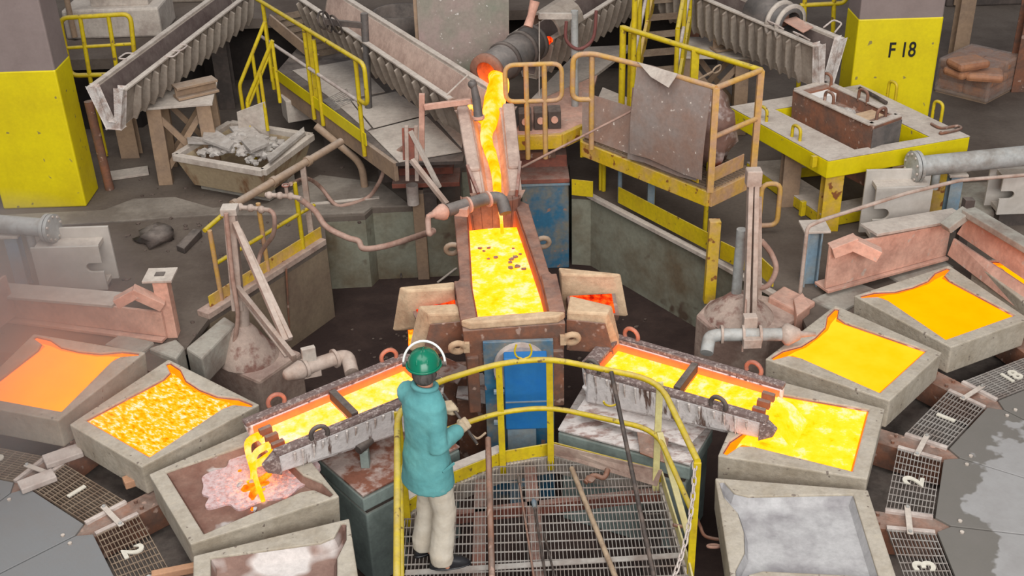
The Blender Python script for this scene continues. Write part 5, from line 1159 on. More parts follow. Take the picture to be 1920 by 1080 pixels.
mb = MB(); mb.bar(PY(447, 545, Yc), tip(540, 668, .36), .06, .02); mb.build('strut', M['mast'], lb_)
mb = MB(); mb.tube(catmull([PY(424, 400, Yc-.08), PY(436, 520, Yc-.1), PY(446, 590, Yc-.12), PY(440, 640, Yc-.1)], 5), .022, 8); mb.build('tube', M['hose'], lb_)
d_ = (P(630, 668, .45)-P(578, 688, .45)).normalized(); b0, b1 = P(572, 690, .45), P(628, 672, .45)
mb = MB(); mb.tube(rounded([b0-d_*.06, b1, P(652, 668, .45), P(660, 700, .40)], .12, 6), .062, 14); mb.build('burner_pipe', M['mast'], lb_)
for c in (b0, b1): mb = MB(); flange(mb, c, d_, .085, .025); mb.build('flange', M['mast'], lb_)
mb = MB(); mb.lathe([(.075, 0), (.085, .02), (.05, .16), (.03, .18), (0, .18)], b0-d_*.02, -d_, 16); mb.build('burner_tail', M['mast'], lb_)
mb = MB(); mb.box(b0+d_*.05+V(0, 0, .12), (.12, .05, .14), .4); mb.build('clamp', M['steel_dust'], lb_, .006)
mb = MB(); mb.box(b0+d_*.06+V(0, -.02, -.06), (.16, .06, .07), .3); mb.build('clamp', M['mast'], lb_, .006)
# ---- right burner
zb = -.02; rb = thing('swing_burner', 'right swing burner: twin-channel mast on a splashed cone with bent pipe', 'burner', P(1390, 620, zb))
top = [P(*q, zb) for q in ((1304, 590), (1330, 612), (1440, 622), (1500, 596), (1490, 565), (1400, 545), (1330, 562))]
mb = MB(); mb.prism(top, -.95, zb); mb.build('base_block', M['pedestal'], rb, .03)
cb = P(1385, 590, zb); mb = MB(); mb.lathe([(.34, 0), (.30, .05), (.2, .13), (.11, .22), (0, .23)], cb, (0, 0, 1), 22); mb.build('cone', M['cone'], rb)
Yc = cb.y
mb = MB(); mb.cyl(cb+V(-.03, .05, .15), PY(1391, 430, Yc+.05), .05, 14); mb.build('riser', M['pipe_grey'], rb)
for x0, x1 in ((1398, 1407), (1412, 1418)):
    mb = MB(); mb.bar(PY(x0, 628, Yc-.35), PY(x1, 338, Yc+.0), .045, .10, (0, 1, 0)); mb.build('mast_channel', M['mast'], rb, .006)
mb = MB(); mb.box(PY(1413, 332, Yc), (.14, .12, .16)); mb.build('mast_cap', M['mast'], rb, .012)
mb = MB(); mb.tube([PY(1392, 660, Yc-.55), PY(1399, 560, Yc-.3), PY(1406, 350, Yc)], .012, 6); mb.build('thin_tube', M['hose'], rb)
mb = MB(); mb.bar(PY(1424, 370, Yc+.1), PY(1424, 560, Yc+.1), .04, .03, (0, 1, 0)); mb.build('slim_post', M['mast'], rb)
z = .42; a, b = P(1346, 628, z), P(1465, 627, z); d_ = (b-a).normalized()
mb = MB(); mb.tube(rounded([P(1325, 662, z-.08), P(1330, 632, z), a, b+d_*.03], .1, 6), .058, 14); mb.build('burner_pipe', M['pipe_grey'], rb)
for x in (1353, 1393, 1425): mb = MB(); flange(mb, P(x, 627, z), d_, .085, .022); mb.build('flange', M['mast'], rb)
mb = MB(); mb.lathe([(.06, 0), (.095, .03), (.10, .06), (.05, .16), (.03, .17), (.018, .3), (0, .3)], b, d_, 18); mb.build('burner_tail', M['mast'], rb)
mb = MB(); mb.box(P(1410, 642, z-.03), (.16, .07, .09)); mb.build('clamp', M['mast'], rb, .006)
mb = MB(); mb.box(P(1406, 602, z+.1), (.12, .09, .12)); mb.build('clamp', M['mast'], rb, .008)
# ---- centre burner arm over the tundish
zc = .36; Yc = P(815, 345, .80).y
cbn = thing('swing_burner', 'centre swing burner: pale folded arm and pipe reaching over the tundish', 'burner', P(778, 350, .3))
for x in (764, 782):
    mb = MB(); mb.bar(PY(x, 338, Yc), PY(x-2, 236, Yc), .04, .05, (0, 1, 0)); mb.build('mast_channel', M['mast'], cbn, .005)
mb = MB(); mb.bar(PY(772, 300, Yc-.05), P(838, 383, .75), .05, .05); mb.build('strut', M['mast'], cbn, .004)
mb = MB(); mb.bar(PY(770, 245, Yc), P(824, 352, .8), .035, .05); mb.build('strut', M['steel_dust'], cbn, .004)
mb = MB(); mb.bar(PY(768, 240, Yc), PY(770, 300, Yc), .16, .012, (0, 1, 0)); mb.build('gusset', M['red_rust'], cbn)
z = 1.10; a, b = P(838, 395, z), P(912, 372, z); d_ = (b-a).normalized()
mb = MB(); mb.tube(rounded([a, b, P(940, 370, z), P(948, 400, z-.12)], .14, 7), [.05]*4+[.055]*20 if False else .062, 14); mb.build('burner_pipe', M['pipe_dark'], cbn)
for c in (P(878, 384, z), P(915, 373, z)): mb = MB(); flange(mb, c, d_, .08, .022); mb.build('flange', M['steel_pink'], cbn)
mb = MB(); mb.lathe([(.05, 0), (.08, .03), (.08, .06), (.045, .14), (.025, .15), (.022, .22), (0, .22)], a, -d_, 16); mb.build('burner_tail', M['steel_pink'], cbn)
mb = MB(); mb.box(P(866, 396, z-.03), (.13, .08, .08), -.2); mb.build('clamp', M['steel_pink'], cbn, .005)
mb = MB(); mb.tube(rounded([P(820, 398, z), P(802, 405, z), P(804, 440, z-.1), P(812, 434, z-.15)], .05), .028, 8); mb.build('elbow', M['hose'], cbn)
# upright burner on a side arm over the chute
ub = thing('chute_burner', 'grey upright burner on a side arm pointing down into the chute', 'burner', P(792, 300, .5)); Y = P(905, 215, 1.4).y
mb = MB(); mb.bar(PY(791, 300, Y+.1), PY(791, 176, Y+.1), .06, .06, (0, 1, 0)); mb.build('post', M['steel_pink'], ub, .004)
mb = MB(); mb.bar(PY(796, 201, Y+.05), PY(884, 189, Y), .05, .06); mb.build('arm', M['steel_pink'], ub, .004)
mb = MB(); mb.tube([PY(886, 150, Y-.02), PY(893, 185, Y-.05), PY(898, 226, Y-.12)], [.03, .045, .05], 12); mb.build('nozzle', M['pipe_dark'], ub)
mb = MB(); mb.ball(PY(886, 158, Y-.02), .05, 10); mb.build('knuckle', M['pipe_dark'], ub)
mb = MB(); flange(mb, PY(897, 220, Y-.11), (.05, -.1, -1), .065, .03); mb.build('flange', M['steel_pink'], ub)
mb = MB(); mb.tube([PY(878, 140, Y), PY(838, 178, Y+.02)], .012, 6); mb.build('stay', M['steel_dust'], ub)
# ladle-side bracket arms at the upper launders
for k, (pp, arm, z, lab, Y) in enumerate((((684, 25, 128), (684, 48, 606, 40), 0, 'dark bracket post with coiled cable beside the pinkish launder', 13.6), ((1078, 20, 120), (1076, 30, 1010, 30), 0, 'pale bracket post with red hose behind the dark tapping pipe', 13.4))):
    t = thing('bracket_post', lab, 'bracket', PY(pp[0], pp[2], Y))
    mb = MB(); b_ = PY(pp[0], pp[2], Y); mb.cyl(up(b_, .76), PY(pp[0]-1, pp[1], Y), .045, 10); mb.build('post', M['pipe_dark' if k == 0 else 'pipe_grey'], t)
    mb = MB(); mb.bar(PY(arm[0], arm[1], Y), PY(arm[2], arm[3], Y-.1), .05, .07); mb.build('arm', M['steel_dark' if k == 0 else 'steel_dust'], t, .004)
    if k == 0:
        for i in range(4):
            mb = MB(); c = PY(606+8*i, 38+3*i, Y-.1); mb.ring(c, .10+.02*(i % 2), .012, (1, .4*i-.5, .3), 0, 2*PI, 16); mb.build('cable_coil', M['rod_dark'], t)
    else:
        mb = MB(); mb.tube(catmull([PY(1062, 40, Y-.1), PY(1062, 75, Y-.1), PY(1085, 92, Y-.1), PY(1112, 72, Y-.1), PY(1118, 20, Y-.1)], 6), .02, 8); mb.build('hose', M['hose_red'], t)
        mb = MB(); mb.tube([PY(1003, 2, Y-.2), PY(996, 30, Y-.25), PY(990, 50, Y-.3)], [.06, .045, .055], 10); mb.build('nozzle', M['steel_pink'], t)
        mb = MB(); mb.tube([PY(1011, 40, Y-.2), PY(1011, 180, Y-.4)], .008, 5); mb.build('thin_cable', M['steel_dust'], t)

# ---- left pit rail with hoses
pr2 = thing('pit_rail', 'yellow railing with pipe handrail along the left pit wall', 'guard rail', PA)
n = V(PB.y-PA.y, PA.x-PB.x, 0).normalized()*-.06
def pitq(f): return PA.lerp(PB, f)+n
mb = MB(); mb.bar(pitq(.05)+V(0, 0, .1), pitq(1)+V(0, 0, .1), .014, .18); mb.build('kick_plate', M['yellow_worn'], pr2, .003)
kz = .95
for f, m_ in ((.14, 'pale_rail'), (.52, 'pale_rail'), (.83, 'yellow')): q = pitq(f); post(pr2, q, kz-.1, .025, m_)
q0, q1 = pitq(-.02), pitq(.24); a = P(398, 408, .88); b = P(640, 265, 1.0)
rail(pr2, [up(pitq(.14), .0)+V(-.05, 0, .85), a.lerp(b, .16)+V(0, 0, 0)], .024, 'yellow')
MB().tube([a.lerp(b, .14), b], .042, 10).build('pipe_rail', M['steel_tan'], pr2)
for f in (.16, .45, .72): mb = MB(); c = a.lerp(b, f); flange(mb, c, b-a, .055, .05, 12); mb.build('pipe_clamp', M['steel_tan'], pr2)
MB().tube([up(pitq(.14), .48), up(pitq(.97), .48)], .022, 8).build('mid_rail', M['yellow'], pr2)
for k, f in enumerate((.33, .95)):
    q = pitq(f)+n; mb = MB(); mb.bar(q-V(0, 0, .02), up(q, .95), .06, .05, (0, 1, 0)); mb.build('channel_post', M['mast'], pr2, .004)
q = pitq(.6); mb = MB(); mb.tube([up(q, .05)+n*-2, V(q.x+.02, q.y-.03, -.9)], .012, 6); solo(mb, 'hanging_rod', M['rust'], 'thin rusty rod hanging down the stained left pit wall', 'rod', V(q.x, q.y, -.9))
vl = thing('gas_valve_line', 'dusty pipe fittings with red valve clipped to the left pipe rail', 'pipe fittings', P(540, 345, .8))
z = .88
mb = MB(); mb.tube([P(498, 365, z), P(545, 368, z), P(565, 372, z)], .025, 8); mb.build('pipe', M['mast'], vl)
for x, y in ((505, 366), (525, 367), (545, 368)): mb = MB(); mb.ball(P(x, y, z), .042, 8); mb.build('fitting', M['mast'], vl)
mb = MB(); mb.cyl(P(538, 364, z), P(538, 364, z)+V(0, 0, .1), .02, 8); mb.build('valve_stem', M['mast'], vl)
mb = MB(); mb.ring(P(538, 364, z)+V(0, 0, .1), .035, .01, (0, 0, 1)); mb.build('valve_wheel', M['red_rust'], vl)
vm = thing('gas_valve_line', 'dusty pipe fittings at the near end of the left pipe rail', 'pipe fittings', P(470, 395, .85))
mb = MB(); mb.tube([P(440, 388, z), P(480, 391, z), P(505, 394, z)], .025, 8); mb.build('pipe', M['mast'], vm)
for x, y in ((450, 388), (470, 390), (490, 393)): mb = MB(); mb.ball(P(x, y, z), .042, 8); mb.build('fitting', M['mast'], vm)
def hose(pts, r, m_, lab, name='hose'):
    mb = MB(); mb.tube(catmull(pts, 7), r, 8); return solo(mb, name, M[m_], lab, 'hose', min(pts, key=lambda p: p.z))
hose([P(560, 372, .85), P(590, 395, .7), P(612, 425, .55), P(650, 445, .45), P(672, 452, .4), P(682, 466, .36), P(720, 462, .36), P(770, 447, .5), P(812, 433, .9)], .032, 'hose', 'pinkish hose sagging from the left pipe rail to the centre burner')
hose([P(762, 272, .9), P(728, 300, .6), P(712, 340, .3), P(690, 370, .04), P(650, 384, .03), P(628, 383, .03), P(600, 350, .2), P(575, 335, .5), P(545, 345, .85)], .024, 'hose', 'pinkish hose drooping from the centre arm over the concrete edge')
hose([P(505, 394, .88), P(514, 405, .85), P(512, 440, .6), P(490, 472, .3), P(482, 505, .15)], .024, 'hose', 'pale hose looping down beside the left pale mast')
hose([P(1428, 452, .7), P(1446, 475, .55), P(1455, 505, .4), P(1440, 535, .25), P(1415, 540, .2)], .028, 'hose', 'pinkish hose bowing out behind the right burner mast')

# ---- cooling panels, pipes
def panel(front, Y, dpt, label, notch_right):
    """double plate standing on the floor with a round-ended notch"""
    a, b = PY(*front[0], Y), PY(*front[1], Y); x0, x1, zt = a.x, b.x, (a.z+b.z)/2; t = thing('cooling_panel', label, 'panel', ((x0+x1)/2, Y, 0)); zb_ = PY(*front[2], Y).z
    H_ = zt-zb_; zn = zb_+H_*.52; r = H_*.10; e = x1 if notch_right else x0; sg = -1 if notch_right else 1; c = V(e+sg*(x1-x0)*.17, 0, zn)
    pts = [(x0, zb_), (x1, zb_)] if notch_right else [(x1, zb_), (x1, zt)]
    arcp = [(c.x+sg*r*math.sin(k*PI/8)*1.0, zn-r*math.cos(k*PI/8)) for k in range(9)]
    if notch_right: poly = [(x0, zb_), (x1, zb_), (x1, zn-r)]+arcp+[(x1, zn+r), (x1, zt), (x0, zt)]
    else: poly = [(x1, zb_), (x1, zt), (x0, zt), (x0, zn+r)]+arcp[::-1]+[(x0, zn-r), (x0, zb_)]
    mb = MB(); mb.prism(poly, 0, .03); R = Matrix.Translation((0, Y, 0)) @ Matrix.Rotation(PI/2, 4, 'X'); xform(mb, R).build('front_plate', M['plate_grey'], t, .004)
    mb = MB(); mb.box(((x0+x1)/2-sg*.0+(-.0), Y+dpt, (zt+zb_)/2+.05), (x1-x0+.1, .03, H_+.1)); mb.build('back_plate', M['plate_grey'], t, .004)
    for zz in (zb_+.03, zt-.04): mb = MB(); mb.box(((x0+x1)/2, Y+dpt*.5, zz), (x1-x0-.04, dpt-.03, .05)); mb.build('spacer', M['steel_dust'], t, .004)
    mb = MB(); mb.box(((x0+x1)/2, Y+dpt*.5, zb_/2-.0), (x1-x0-.1, dpt, max(.02, zb_-.002))); mb.build('foot', M['steel_dark'], t)
    return t
panel([(57, 460), (186, 462), (75, 545)], P(130, 552, .02).y, .22, 'pale grey notched double panel standing left of the dusty floor', True)
panel([(1642, 356), (1750, 342), (1640, 452)], P(1700, 455, .02).y, .22, 'pale grey notched double panel standing below the yellow stand', False)
panel([(1880, 330), (1990, 326), (1885, 400)], P(1900, 420, .02).y, .22, 'pale grey notched panel cut off by the right edge', False)
def gas_main(a, b, r, label, posts, bolts=10):
    a, b = Vector(a), Vector(b); d = (b-a).normalized(); t = thing('gas_main', label, 'pipe', a-V(0, 0, r))
    mb = MB(); mb.cyl(a, b, r, 20); mb.build('pipe', M['pipe_grey'], t)
    for k, x in enumerate((0, .045)):
        mb = MB(); flange(mb, a+d*x, d, r*1.55, .035, 24); mb.build('flange', M['pipe_grey'], t, .004)
    u = d.orthogonal().normalized(); w_ = d.cross(u)
    for k in range(bolts):
        c = a-d*.02+(u*math.cos(2*PI*k/bolts)+w_*math.sin(2*PI*k/bolts))*r*1.28; mb = MB(); mb.cyl(c-d*.012, c+d*.01, .014, 6); mb.build('flange_bolt', M['steel_dust'], t)
    for f, zf in posts:
        q = a.lerp(b, f); mb = MB(); mb.ibeam(up(q, zf), up(q, q.z-r*1.0), .13, .13, .02, (0, 1, 0)); mb.build('stand', M['blue_steel'], t, .003)
        mb = MB(); mb.box((q.x, q.y, q.z-r-.01), (.2, .2, .025)); mb.build('saddle', M['steel_dust'], t, .003)
    c = a+d*.28; mb = MB(); mb.tube([c-V(0, 0, r*.7), c-V(0, 0, .28)], .045, 12); mb.build('drain', M['pipe_grey'], t)
    return t
gas_main(P(98, 428, .72), P(-90, 412, .72), .095, 'grey gas pipe with blank flange entering at the left edge', ((.43, 0),))
gas_main(P(1712, 313, .80), P(1990, 285, .80), .11, 'grey gas pipe with bolted blank flange entering at right edge', ((.30, 0),))
gp = thing('handrail_pipe', 'thin pale pipe running from the small upright post to the right edge', 'pipe', P(1502, 550, 0))
b = P(1500, 552, .02); z1 = HZ(b, 425); e = PY(1690, 365, b.y+1.5); MB().tube(rounded([b, up(b, z1), P(1540, 413, z1), P(1700, 362, z1), P(1800, 338, z1), P(1960, 325, z1)], .06), .02, 8).build('pipe', M['mast'], gp)
# ---- guards over the moulds
def plate4(pts, th): return MB().slab(pts, th)
gr = thing('mould_guard', 'copper-dusted guard beam with square goose-neck beside the right mould', 'guard', P(1550, 540, .05))
A, B = P(1546, 540, .10), P(1772, 478, .10); zt = HZ(A, 462); ztb = HZ(B, 418)
mb = plate4([A, B, up(B, ztb), up(A, zt)], .03); mb.build('web', M['steel_pink'], gr, .004)
mb = MB(); nn = V(-(B-A).y, (B-A).x, 0).normalized(); C_, D_ = up(A.lerp(B, .35), zt+.02), up(B, ztb+.02)+(B-A).normalized()*.2
mb.bar(C_+nn*.08, D_+nn*.08, .26, .03); mb.build('top_flange', M['steel_dust'], gr, .004)
mb = MB(); mb.bar(A-V(0, 0, .02)+nn*.05, B-V(0, 0, .02)+nn*.05, .22, .03); mb.build('bottom_flange', M['steel_pink'], gr, .004)
mb = MB(); a, b, c = up(A, zt)+V(.02, 0, -.05), PY(1598, 455, A.y+.02), PY(1648, 478, A.y-.05)
mb.bar(a, b+(b-a).normalized()*.05, .12, .14, (0, 1, 0)); mb.build('goose_neck', M['steel_pink'], gr, .006)
mb = MB(); mb.bar(b, c, .12, .14, (0, 1, 0)); mb.build('goose_neck', M['steel_pink'], gr, .006)
b_ = P(1543, 542, .0)+V(-.12, .12, 0); mb = MB(); mb.ibeam(b_, up(b_, HZ(b_, 425)), .15, .15, .02, (1, 0, 0)); mb.build('post', M['blue_steel'], gr, .004)
mb = MB(); mb.box(up(b_, HZ(b_, 425)), (.26, .26, .025)); mb.build('post_cap', M['steel_dust'], gr, .004)
# slanting guard plates at the right edge
sg_ = thing('slanting_guard', 'two pinkish slanting guard plates over the orange mould at right edge', 'guard', P(1780, 480, .1))
lo1 = [P(1778, 478, .16), P(1790, 447, .35), P(1990, 580, .35), P(1990, 640, .16)]
mb = plate4(lo1, .03); mb.build('lower_plate', M['steel_pink'], sg_, .004)
lo2 = [P(1796, 438, .42), P(1822, 398, .72), P(1990, 500, .72), P(1990, 570, .42)]
mb = plate4(lo2, .03); mb.build('upper_plate', M['steel_pink'], sg_, .004)
mb = MB(); mb.bar(P(1815, 396, .74), P(1990, 500, .74), .16, .07); mb.build('top_beam', M['concrete'], sg_, .01)
mb = MB(); mb.bar(P(1815, 396, .74), P(1772, 428, .60), .14, .08); mb.build('end_beam', M['concrete'], sg_, .01)
mb = MB(); q = P(1790, 470, .1); mb.bar(up(q, 0)+V(.1, .12, 0), up(q, .62)+V(.12, .16, 0), .1, .1, (0, 1, 0)); mb.build('post', M['steel_dark'], sg_, .004)
mb = MB(); mb.box(PY(1880, 425, 12.0), (1.3, .8, .8)); bb = PY(1880, 425, 12.0); solo(mb, 'grey_hood', M['concrete'], 'grey box hood behind the slanting guard plates', 'hood', bb-V(0, 0, .4), .04)
mb = MB(); mb.box((bb.x, bb.y, (bb.z-.4)/2), (1.0, .6, bb.z-.41)); solo(mb, 'hood_plinth', M['steel_dark'], 'dark plinth below the grey box hood at right', 'plinth', (bb.x, bb.y, 0), .01)
# left guard
gl2 = thing('mould_guard', 'pinkish channel guard with goose-neck and capped post in the left smoke', 'guard', P(310, 632, .05))
A, B = P(312, 630, .05), P(20, 592, .05); zt = HZ(A, 575); ztb = HZ(B, 548)
mb = plate4([A, B, up(B, ztb), up(A, ztb)], .03); mb.build('web', M['steel_pink'], gl2, .004)
nn = V(0, 1, 0)
mb = MB(); mb.bar(up(A.lerp(B, .28), ztb+.01)+nn*.1, up(B, ztb+.01)+nn*.1-V(.4, 0, 0), .26, .03); mb.build('top_flange', M['steel_dust'], gl2, .004)
mb = MB(); mb.bar(A-V(0, 0, .02)+nn*.02, B-V(0, 0, .02)+nn*.02, .2, .03); mb.build('bottom_flange', M['steel_pink'], gl2, .004)
a, b, c = PY(306, 572, A.y+.02), PY(254, 548, A.y-.02), PY(218, 568, A.y-.06)
mb = MB(); mb.bar(a, b+(b-a).normalized()*.04, .10, .11, (0, 1, 0)); mb.build('goose_neck', M['steel_pink'], gl2, .006)
mb = MB(); mb.bar(b, c, .10, .11, (0, 1, 0)); mb.build('goose_neck', M['steel_pink'], gl2, .006)
b_ = P(318, 630, 0)+V(.02, .02, 0); z1 = HZ(b_, 518); mb = MB(); mb.bar(b_, up(b_, z1), .14, .13, (0, 1, 0)); mb.build('post', M['steel_pink'], gl2, .006)
mb = MB(); mb.box(up(b_, z1+.01), (.28, .26, .025)); mb.build('post_cap', M['steel_dust'], gl2, .004)
mb = MB(); mb.box(up(b_, z1+.024), (.09, .08, .006)); mb.build('cap_socket', M['steel_dark'], gl2)
mb = plate4([P(-60, 660, .1), P(30, 590, .1), up(P(30, 590, .1), .55), up(P(-60, 660, .1), .55)], .03); solo(mb, 'side_guard', M['steel_pink'], 'pinkish guard plate at the left edge inside the smoke', 'guard', P(-20, 640, .1), .004)
# ---- concrete blocks around the wheels
def block(top, z, h, m_, lab, be=.02):
    t = [P(*q, z) for q in top]; mb = MB(); mb.hexa([up(p, z-h) for p in t], t); c = sum(t, V(0, 0, 0))/4; return solo(mb, 'concrete_block', M[m_], lab, 'block', (c.x, c.y, z-h), be)
block([(348, 652), (378, 672), (442, 606), (420, 592)], .06, .30, 'concrete', 'long grey concrete kerb block left of the plaster cone')
block([(278, 652), (330, 672), (346, 650), (330, 635)], .06, .30, 'concrete', 'grey rough block under the left capped post')
block([(195, 645), (262, 663), (290, 640), (225, 625)], .04, .30, 'concrete', 'flat grey block beside the left guard')
block([(1488, 560), (1494, 592), (1520, 572), (1505, 548)], .10, .3, 'steel_pink', 'small pinkish block beside the right cone', .01)
block([(1440, 555), (1500, 585), (1530, 565), (1470, 535)], .05, .3, 'steel_pink', 'pinkish dusted concrete step right of the cone')
block([(1520, 560), (1575, 585), (1652, 545), (1600, 525)], .03, .5, 'concrete', 'grey concrete beam under the right guard')
block([(1660, 512), (1690, 530), (1790, 500), (1760, 480)], .03, .4, 'concrete', 'grey concrete beam under the slanting guard')
random.seed(4)
for k, (q, r, lab) in enumerate((((290, 447), .15, 'dark reddish slag lump on the dusty left floor'), ((350, 447), .14, 'flat dark slag slab right of the reddish lump'))):
    c = P(*q, .02); mb = MB()
    if k == 0: mb.ball(c+V(0, 0, .03), (.22, .2, .1), 12, 3, .6, 2)
    else:
        tp_ = [P(330, 460, .07), P(345, 466, .07), P(378, 430, .09), P(362, 428, .09)]; mb.hexa([up(p, .0) for p in tp_], tp_)
    solo(mb, 'slag_lump', M['steel_dark'], lab, 'slag', c, .01 if k else 0)
for k, (q, s_, rz, lab) in enumerate((((640, 378), (.9, .05), .15, 'pale bar lying on the concrete edge under the drooping hose'), ((240, 325), (.5, .25), .3, 'flat grey plate lying on floor by the brown pole'), ((900, 105), (.3, .05), .2, 'x'))):
    if k == 2: continue
    c = P(*q, .02); mb = MB(); mb.box(c, (*s_, .03), rz); solo(mb, 'scrap_bar', M['steel_dust'], lab, 'bar', c-V(0, 0, .015), .004)
for k, (q, s_, rz, lab) in enumerate((((272, 893), (.34, .10, .07), .5, 'reddish timber wedge above the bracket between left moulds'), ((292, 902), (.22, .09, .06), .0, 'pale timber wedge beside the reddish one'), ((118, 855), (.30, .16, .05), .55, 'white dusted brick on the left wheel bracket near number 1'), ((70, 902), (.28, .14, .05), .6, 'white dusted brick at the inner corner of grating 1'), ((330, 1071), (.34, .06, .06), .25, 'thin tan timber at the bottom edge beside the empty mould'))):
    c = P(*q, .03); mb = MB(); mb.box(c, s_, rz); solo(mb, 'timber_wedge' if k in (0, 1, 4) else 'dusty_brick', M['brick' if k in (0, 4) else 'white_bar'], lab, 'wedge' if k in (0, 1, 4) else 'brick', c-V(0, 0, s_[2]/2), .008)

# ================================================================== OPERATOR PLATFORM
op = thing('operator_platform', 'yellow railed grating platform where the worker stands', 'platform', V(.15, 6.4, -.95))
D = [(-.90, 4.9), (-.90, 6.98), (-.517, 7.363), (-.111, 7.607), (.309, 7.70), (1.135, 7.30), (1.20, 6.3), (1.22, 4.9)]
def yspan(x):
    ys = []
    for i in range(len(D)):
        (x0, y0), (x1, y1) = D[i], D[(i+1) % len(D)]
        if (x0-x)*(x1-x) < 0: ys.append(y0+(y1-y0)*(x-x0)/(x1-x0))
    return (min(ys), max(ys)) if len(ys) >= 2 else None
def xspan(y):
    xs = []
    for i in range(len(D)):
        (x0, y0), (x1, y1) = D[i], D[(i+1) % len(D)]
        if (y0-y)*(y1-y) < 0: xs.append(x0+(x1-x0)*(y-y0)/(y1-y0))
    return (min(xs), max(xs)) if len(xs) >= 2 else None
mb = MB(); x = -.885
while x < 1.21:
    s_ = yspan(x)
    if s_: mb.bar((x, s_[0], -.016), (x, s_[1], -.016), .0045, .032)
    x += .0285
y = 4.95
while y < 7.68:
    s_ = xspan(y)
    if s_: mb.bar((s_[0], y, -.004), (s_[1], y, -.004), .007, .009)
    y += .1
g = mb.build('grating', M['grating'], op); g['kind'] = 'stuff'
mb = MB(); a, b = P(760, 1074, .004), P(1292, 1040, .004); mb.bar(a, b, .05, .008); mb.build('splice_bar', M['grating'], op)
for a, b, w_ in (((-.32, 4.9), (-.30, 7.45), .10), ((.16, 4.9), (.10, 7.6), .10), ((-.80, 7.02), (1.12, 7.25), .06)):
    mb = MB(); mb.bar((*a, -.09), (*b, -.09), w_, .10); mb.build('support_beam', M['red_rust'], op, .004)
for a, b in ((D[0], D[1]), (D[1], D[2]), (D[2], D[3]), (D[3], D[4]), (D[5], D[6]), (D[6], D[7]), (D[4], D[5])):
    A, B = V(*a, 0), V(*b, 0); side = a in (D[0], D[5], D[6])
    mb = MB(); mb.bar(A+V(0, 0, .05), B+V(0, 0, .05), .014, .12 if not side else .10); mb.build('toe_board', M['cream_rail' if a in (D[0], D[5], D[6]) else 'white_bar' if side else 'yellow'], op, .003)
    mb = MB(); mb.bar(A-V(0, 0, .10), B-V(0, 0, .10), .05, .17); mb.build('edge_channel', M['steel_dust'], op, .004)
for a, b in ((D[1], D[2]), (D[2], D[3])):
    A, B = V(*a, .112), V(*b, .112); nn = V(-(B-A).y, (B-A).x, 0).normalized()*.045; mb = MB(); mb.bar(A+nn, B+nn, .09, .012); mb.build('toe_flange', M['steel_dust'], op, .003)
for x, y in ((-.8, 6.9), (1.05, 7.15), (-.8, 5.0), (1.1, 5.0), (.1, 7.4)):
    mb = MB(); mb.ibeam((x, y, -.95), (x, y, -.15), .14, .14, .02, (0, 1, 0)); mb.build('leg', M['steel_dark'], op)
top = [V(-.70, 4.6, 1.0), V(-.86, 6.97, 1.0), V(-.632, 7.30, 1.0), V(-.121, 7.551, 1.0), V(.271, 7.596, 1.0), V(1.073, 7.25, 1.0), V(1.214, 6.278, 1.0)]
MB().tube(rounded(top, .22, 5), .0235, 10).build('top_rail', M['yellow'], op)
mid = [up(p, .52)+V(-.01 if i < 2 else 0, .03 if 1 < i < 6 else 0, 0) for i, p in enumerate(top)]
MB().tube(rounded(mid, .2, 5), .021, 8).build('mid_rail', M['yellow'], op)
for p, m_ in ((V(-.121, 7.565, 0), 'yellow'), (V(.271, 7.61, 0), 'yellow'), (V(1.08, 7.24, 0), 'cream_rail'), (V(1.214, 6.278, 0), 'yellow'), (V(-.86, 6.97, 0), 'yellow')):
    mb = MB(); mb.bar(p-V(0, 0, .1), up(p, .99), .052, .02, (0, 1, 0)); mb.build('post', M[m_], op, .003)
mb = MB(); mb.bar(V(1.09, 7.2, .55), V(1.205, 6.3, .25), .045, .018); mb.build('brace', M['cream_rail'], op)
rs = V(.07, 7.575, 1.0)
for s_ in (-1, 1): MB().tube(catmull([rs+V(s_*.012, 0, .02), rs+V(s_*.05, 0, .04), rs+V(s_*.065, 0, .09), rs+V(s_*.05, 0, .15)], 4), .008, 6).build('rod_rest', M['yellow'], op)
h = P(1146, 752, .56); MB().ring(h, .06, .009, (0, 1, .3), 0, -PI, 12, up=(-1, 0, 0)).build('rod_rest', M['yellow'], op)
mb = MB(); pp = [P(1032, 838, .12), P(1240, 905, .10), P(1236, 870, .20)+V(0, .05, 0), P(1036, 820, .16)+V(0, .04, 0)]
mb = MB().slab([P(1034, 852, .02), P(1232, 912, .02), P(1242, 882, .17), P(1036, 832, .15)], .012); solo(mb, 'leaning_board', M['pedestal'], 'pinkish dusty board leaning inside the toe board right of the post', 'board', P(1130, 880, .02), .003)
# rods lying across the platform
def rod(a, b, r, m_, lab, grip=None):
    t = thing('furnace_rod', lab, 'rod', a if a.z < b.z else b, 'iron rods left on the operator platform'); MB().tube([a, b], r, 8).build('shaft', M[m_], t)
    if grip: q = b+(a-b).normalized()*.10; MB().tube([b, b.lerp(q, .3), q], [r*.8, r*2.2, r*1.6], 8).build('grip', M[grip], t)
    return t
rod(P(923, 1100, .03), P(915, 822, .33), .024, 'rust', 'thick brown rod nearest the worker leaning on the toe board')
rod(P(1232, 1110, .03), P(1146, 697, 1.03), .017, 'rod_dark', 'long black rod leaning on the top rail, rightmost of the rods')
rod(P(1158, 1092, .025), P(1072, 878, .025), .021, 'rod_tan', 'pale tan pole lying flat on the grating')
rod(P(1026, 1100, .02), P(1000, 936, .03), .010, 'rod_dark', 'thin dark rod with bluish grip in the middle of the grating', 'blue_worn')
rod(P(1003, 1095, .02), P(972, 892, .03), .008, 'rust', 'thin rusty rod with dark knob pointing at the blue box', 'steel_dark')
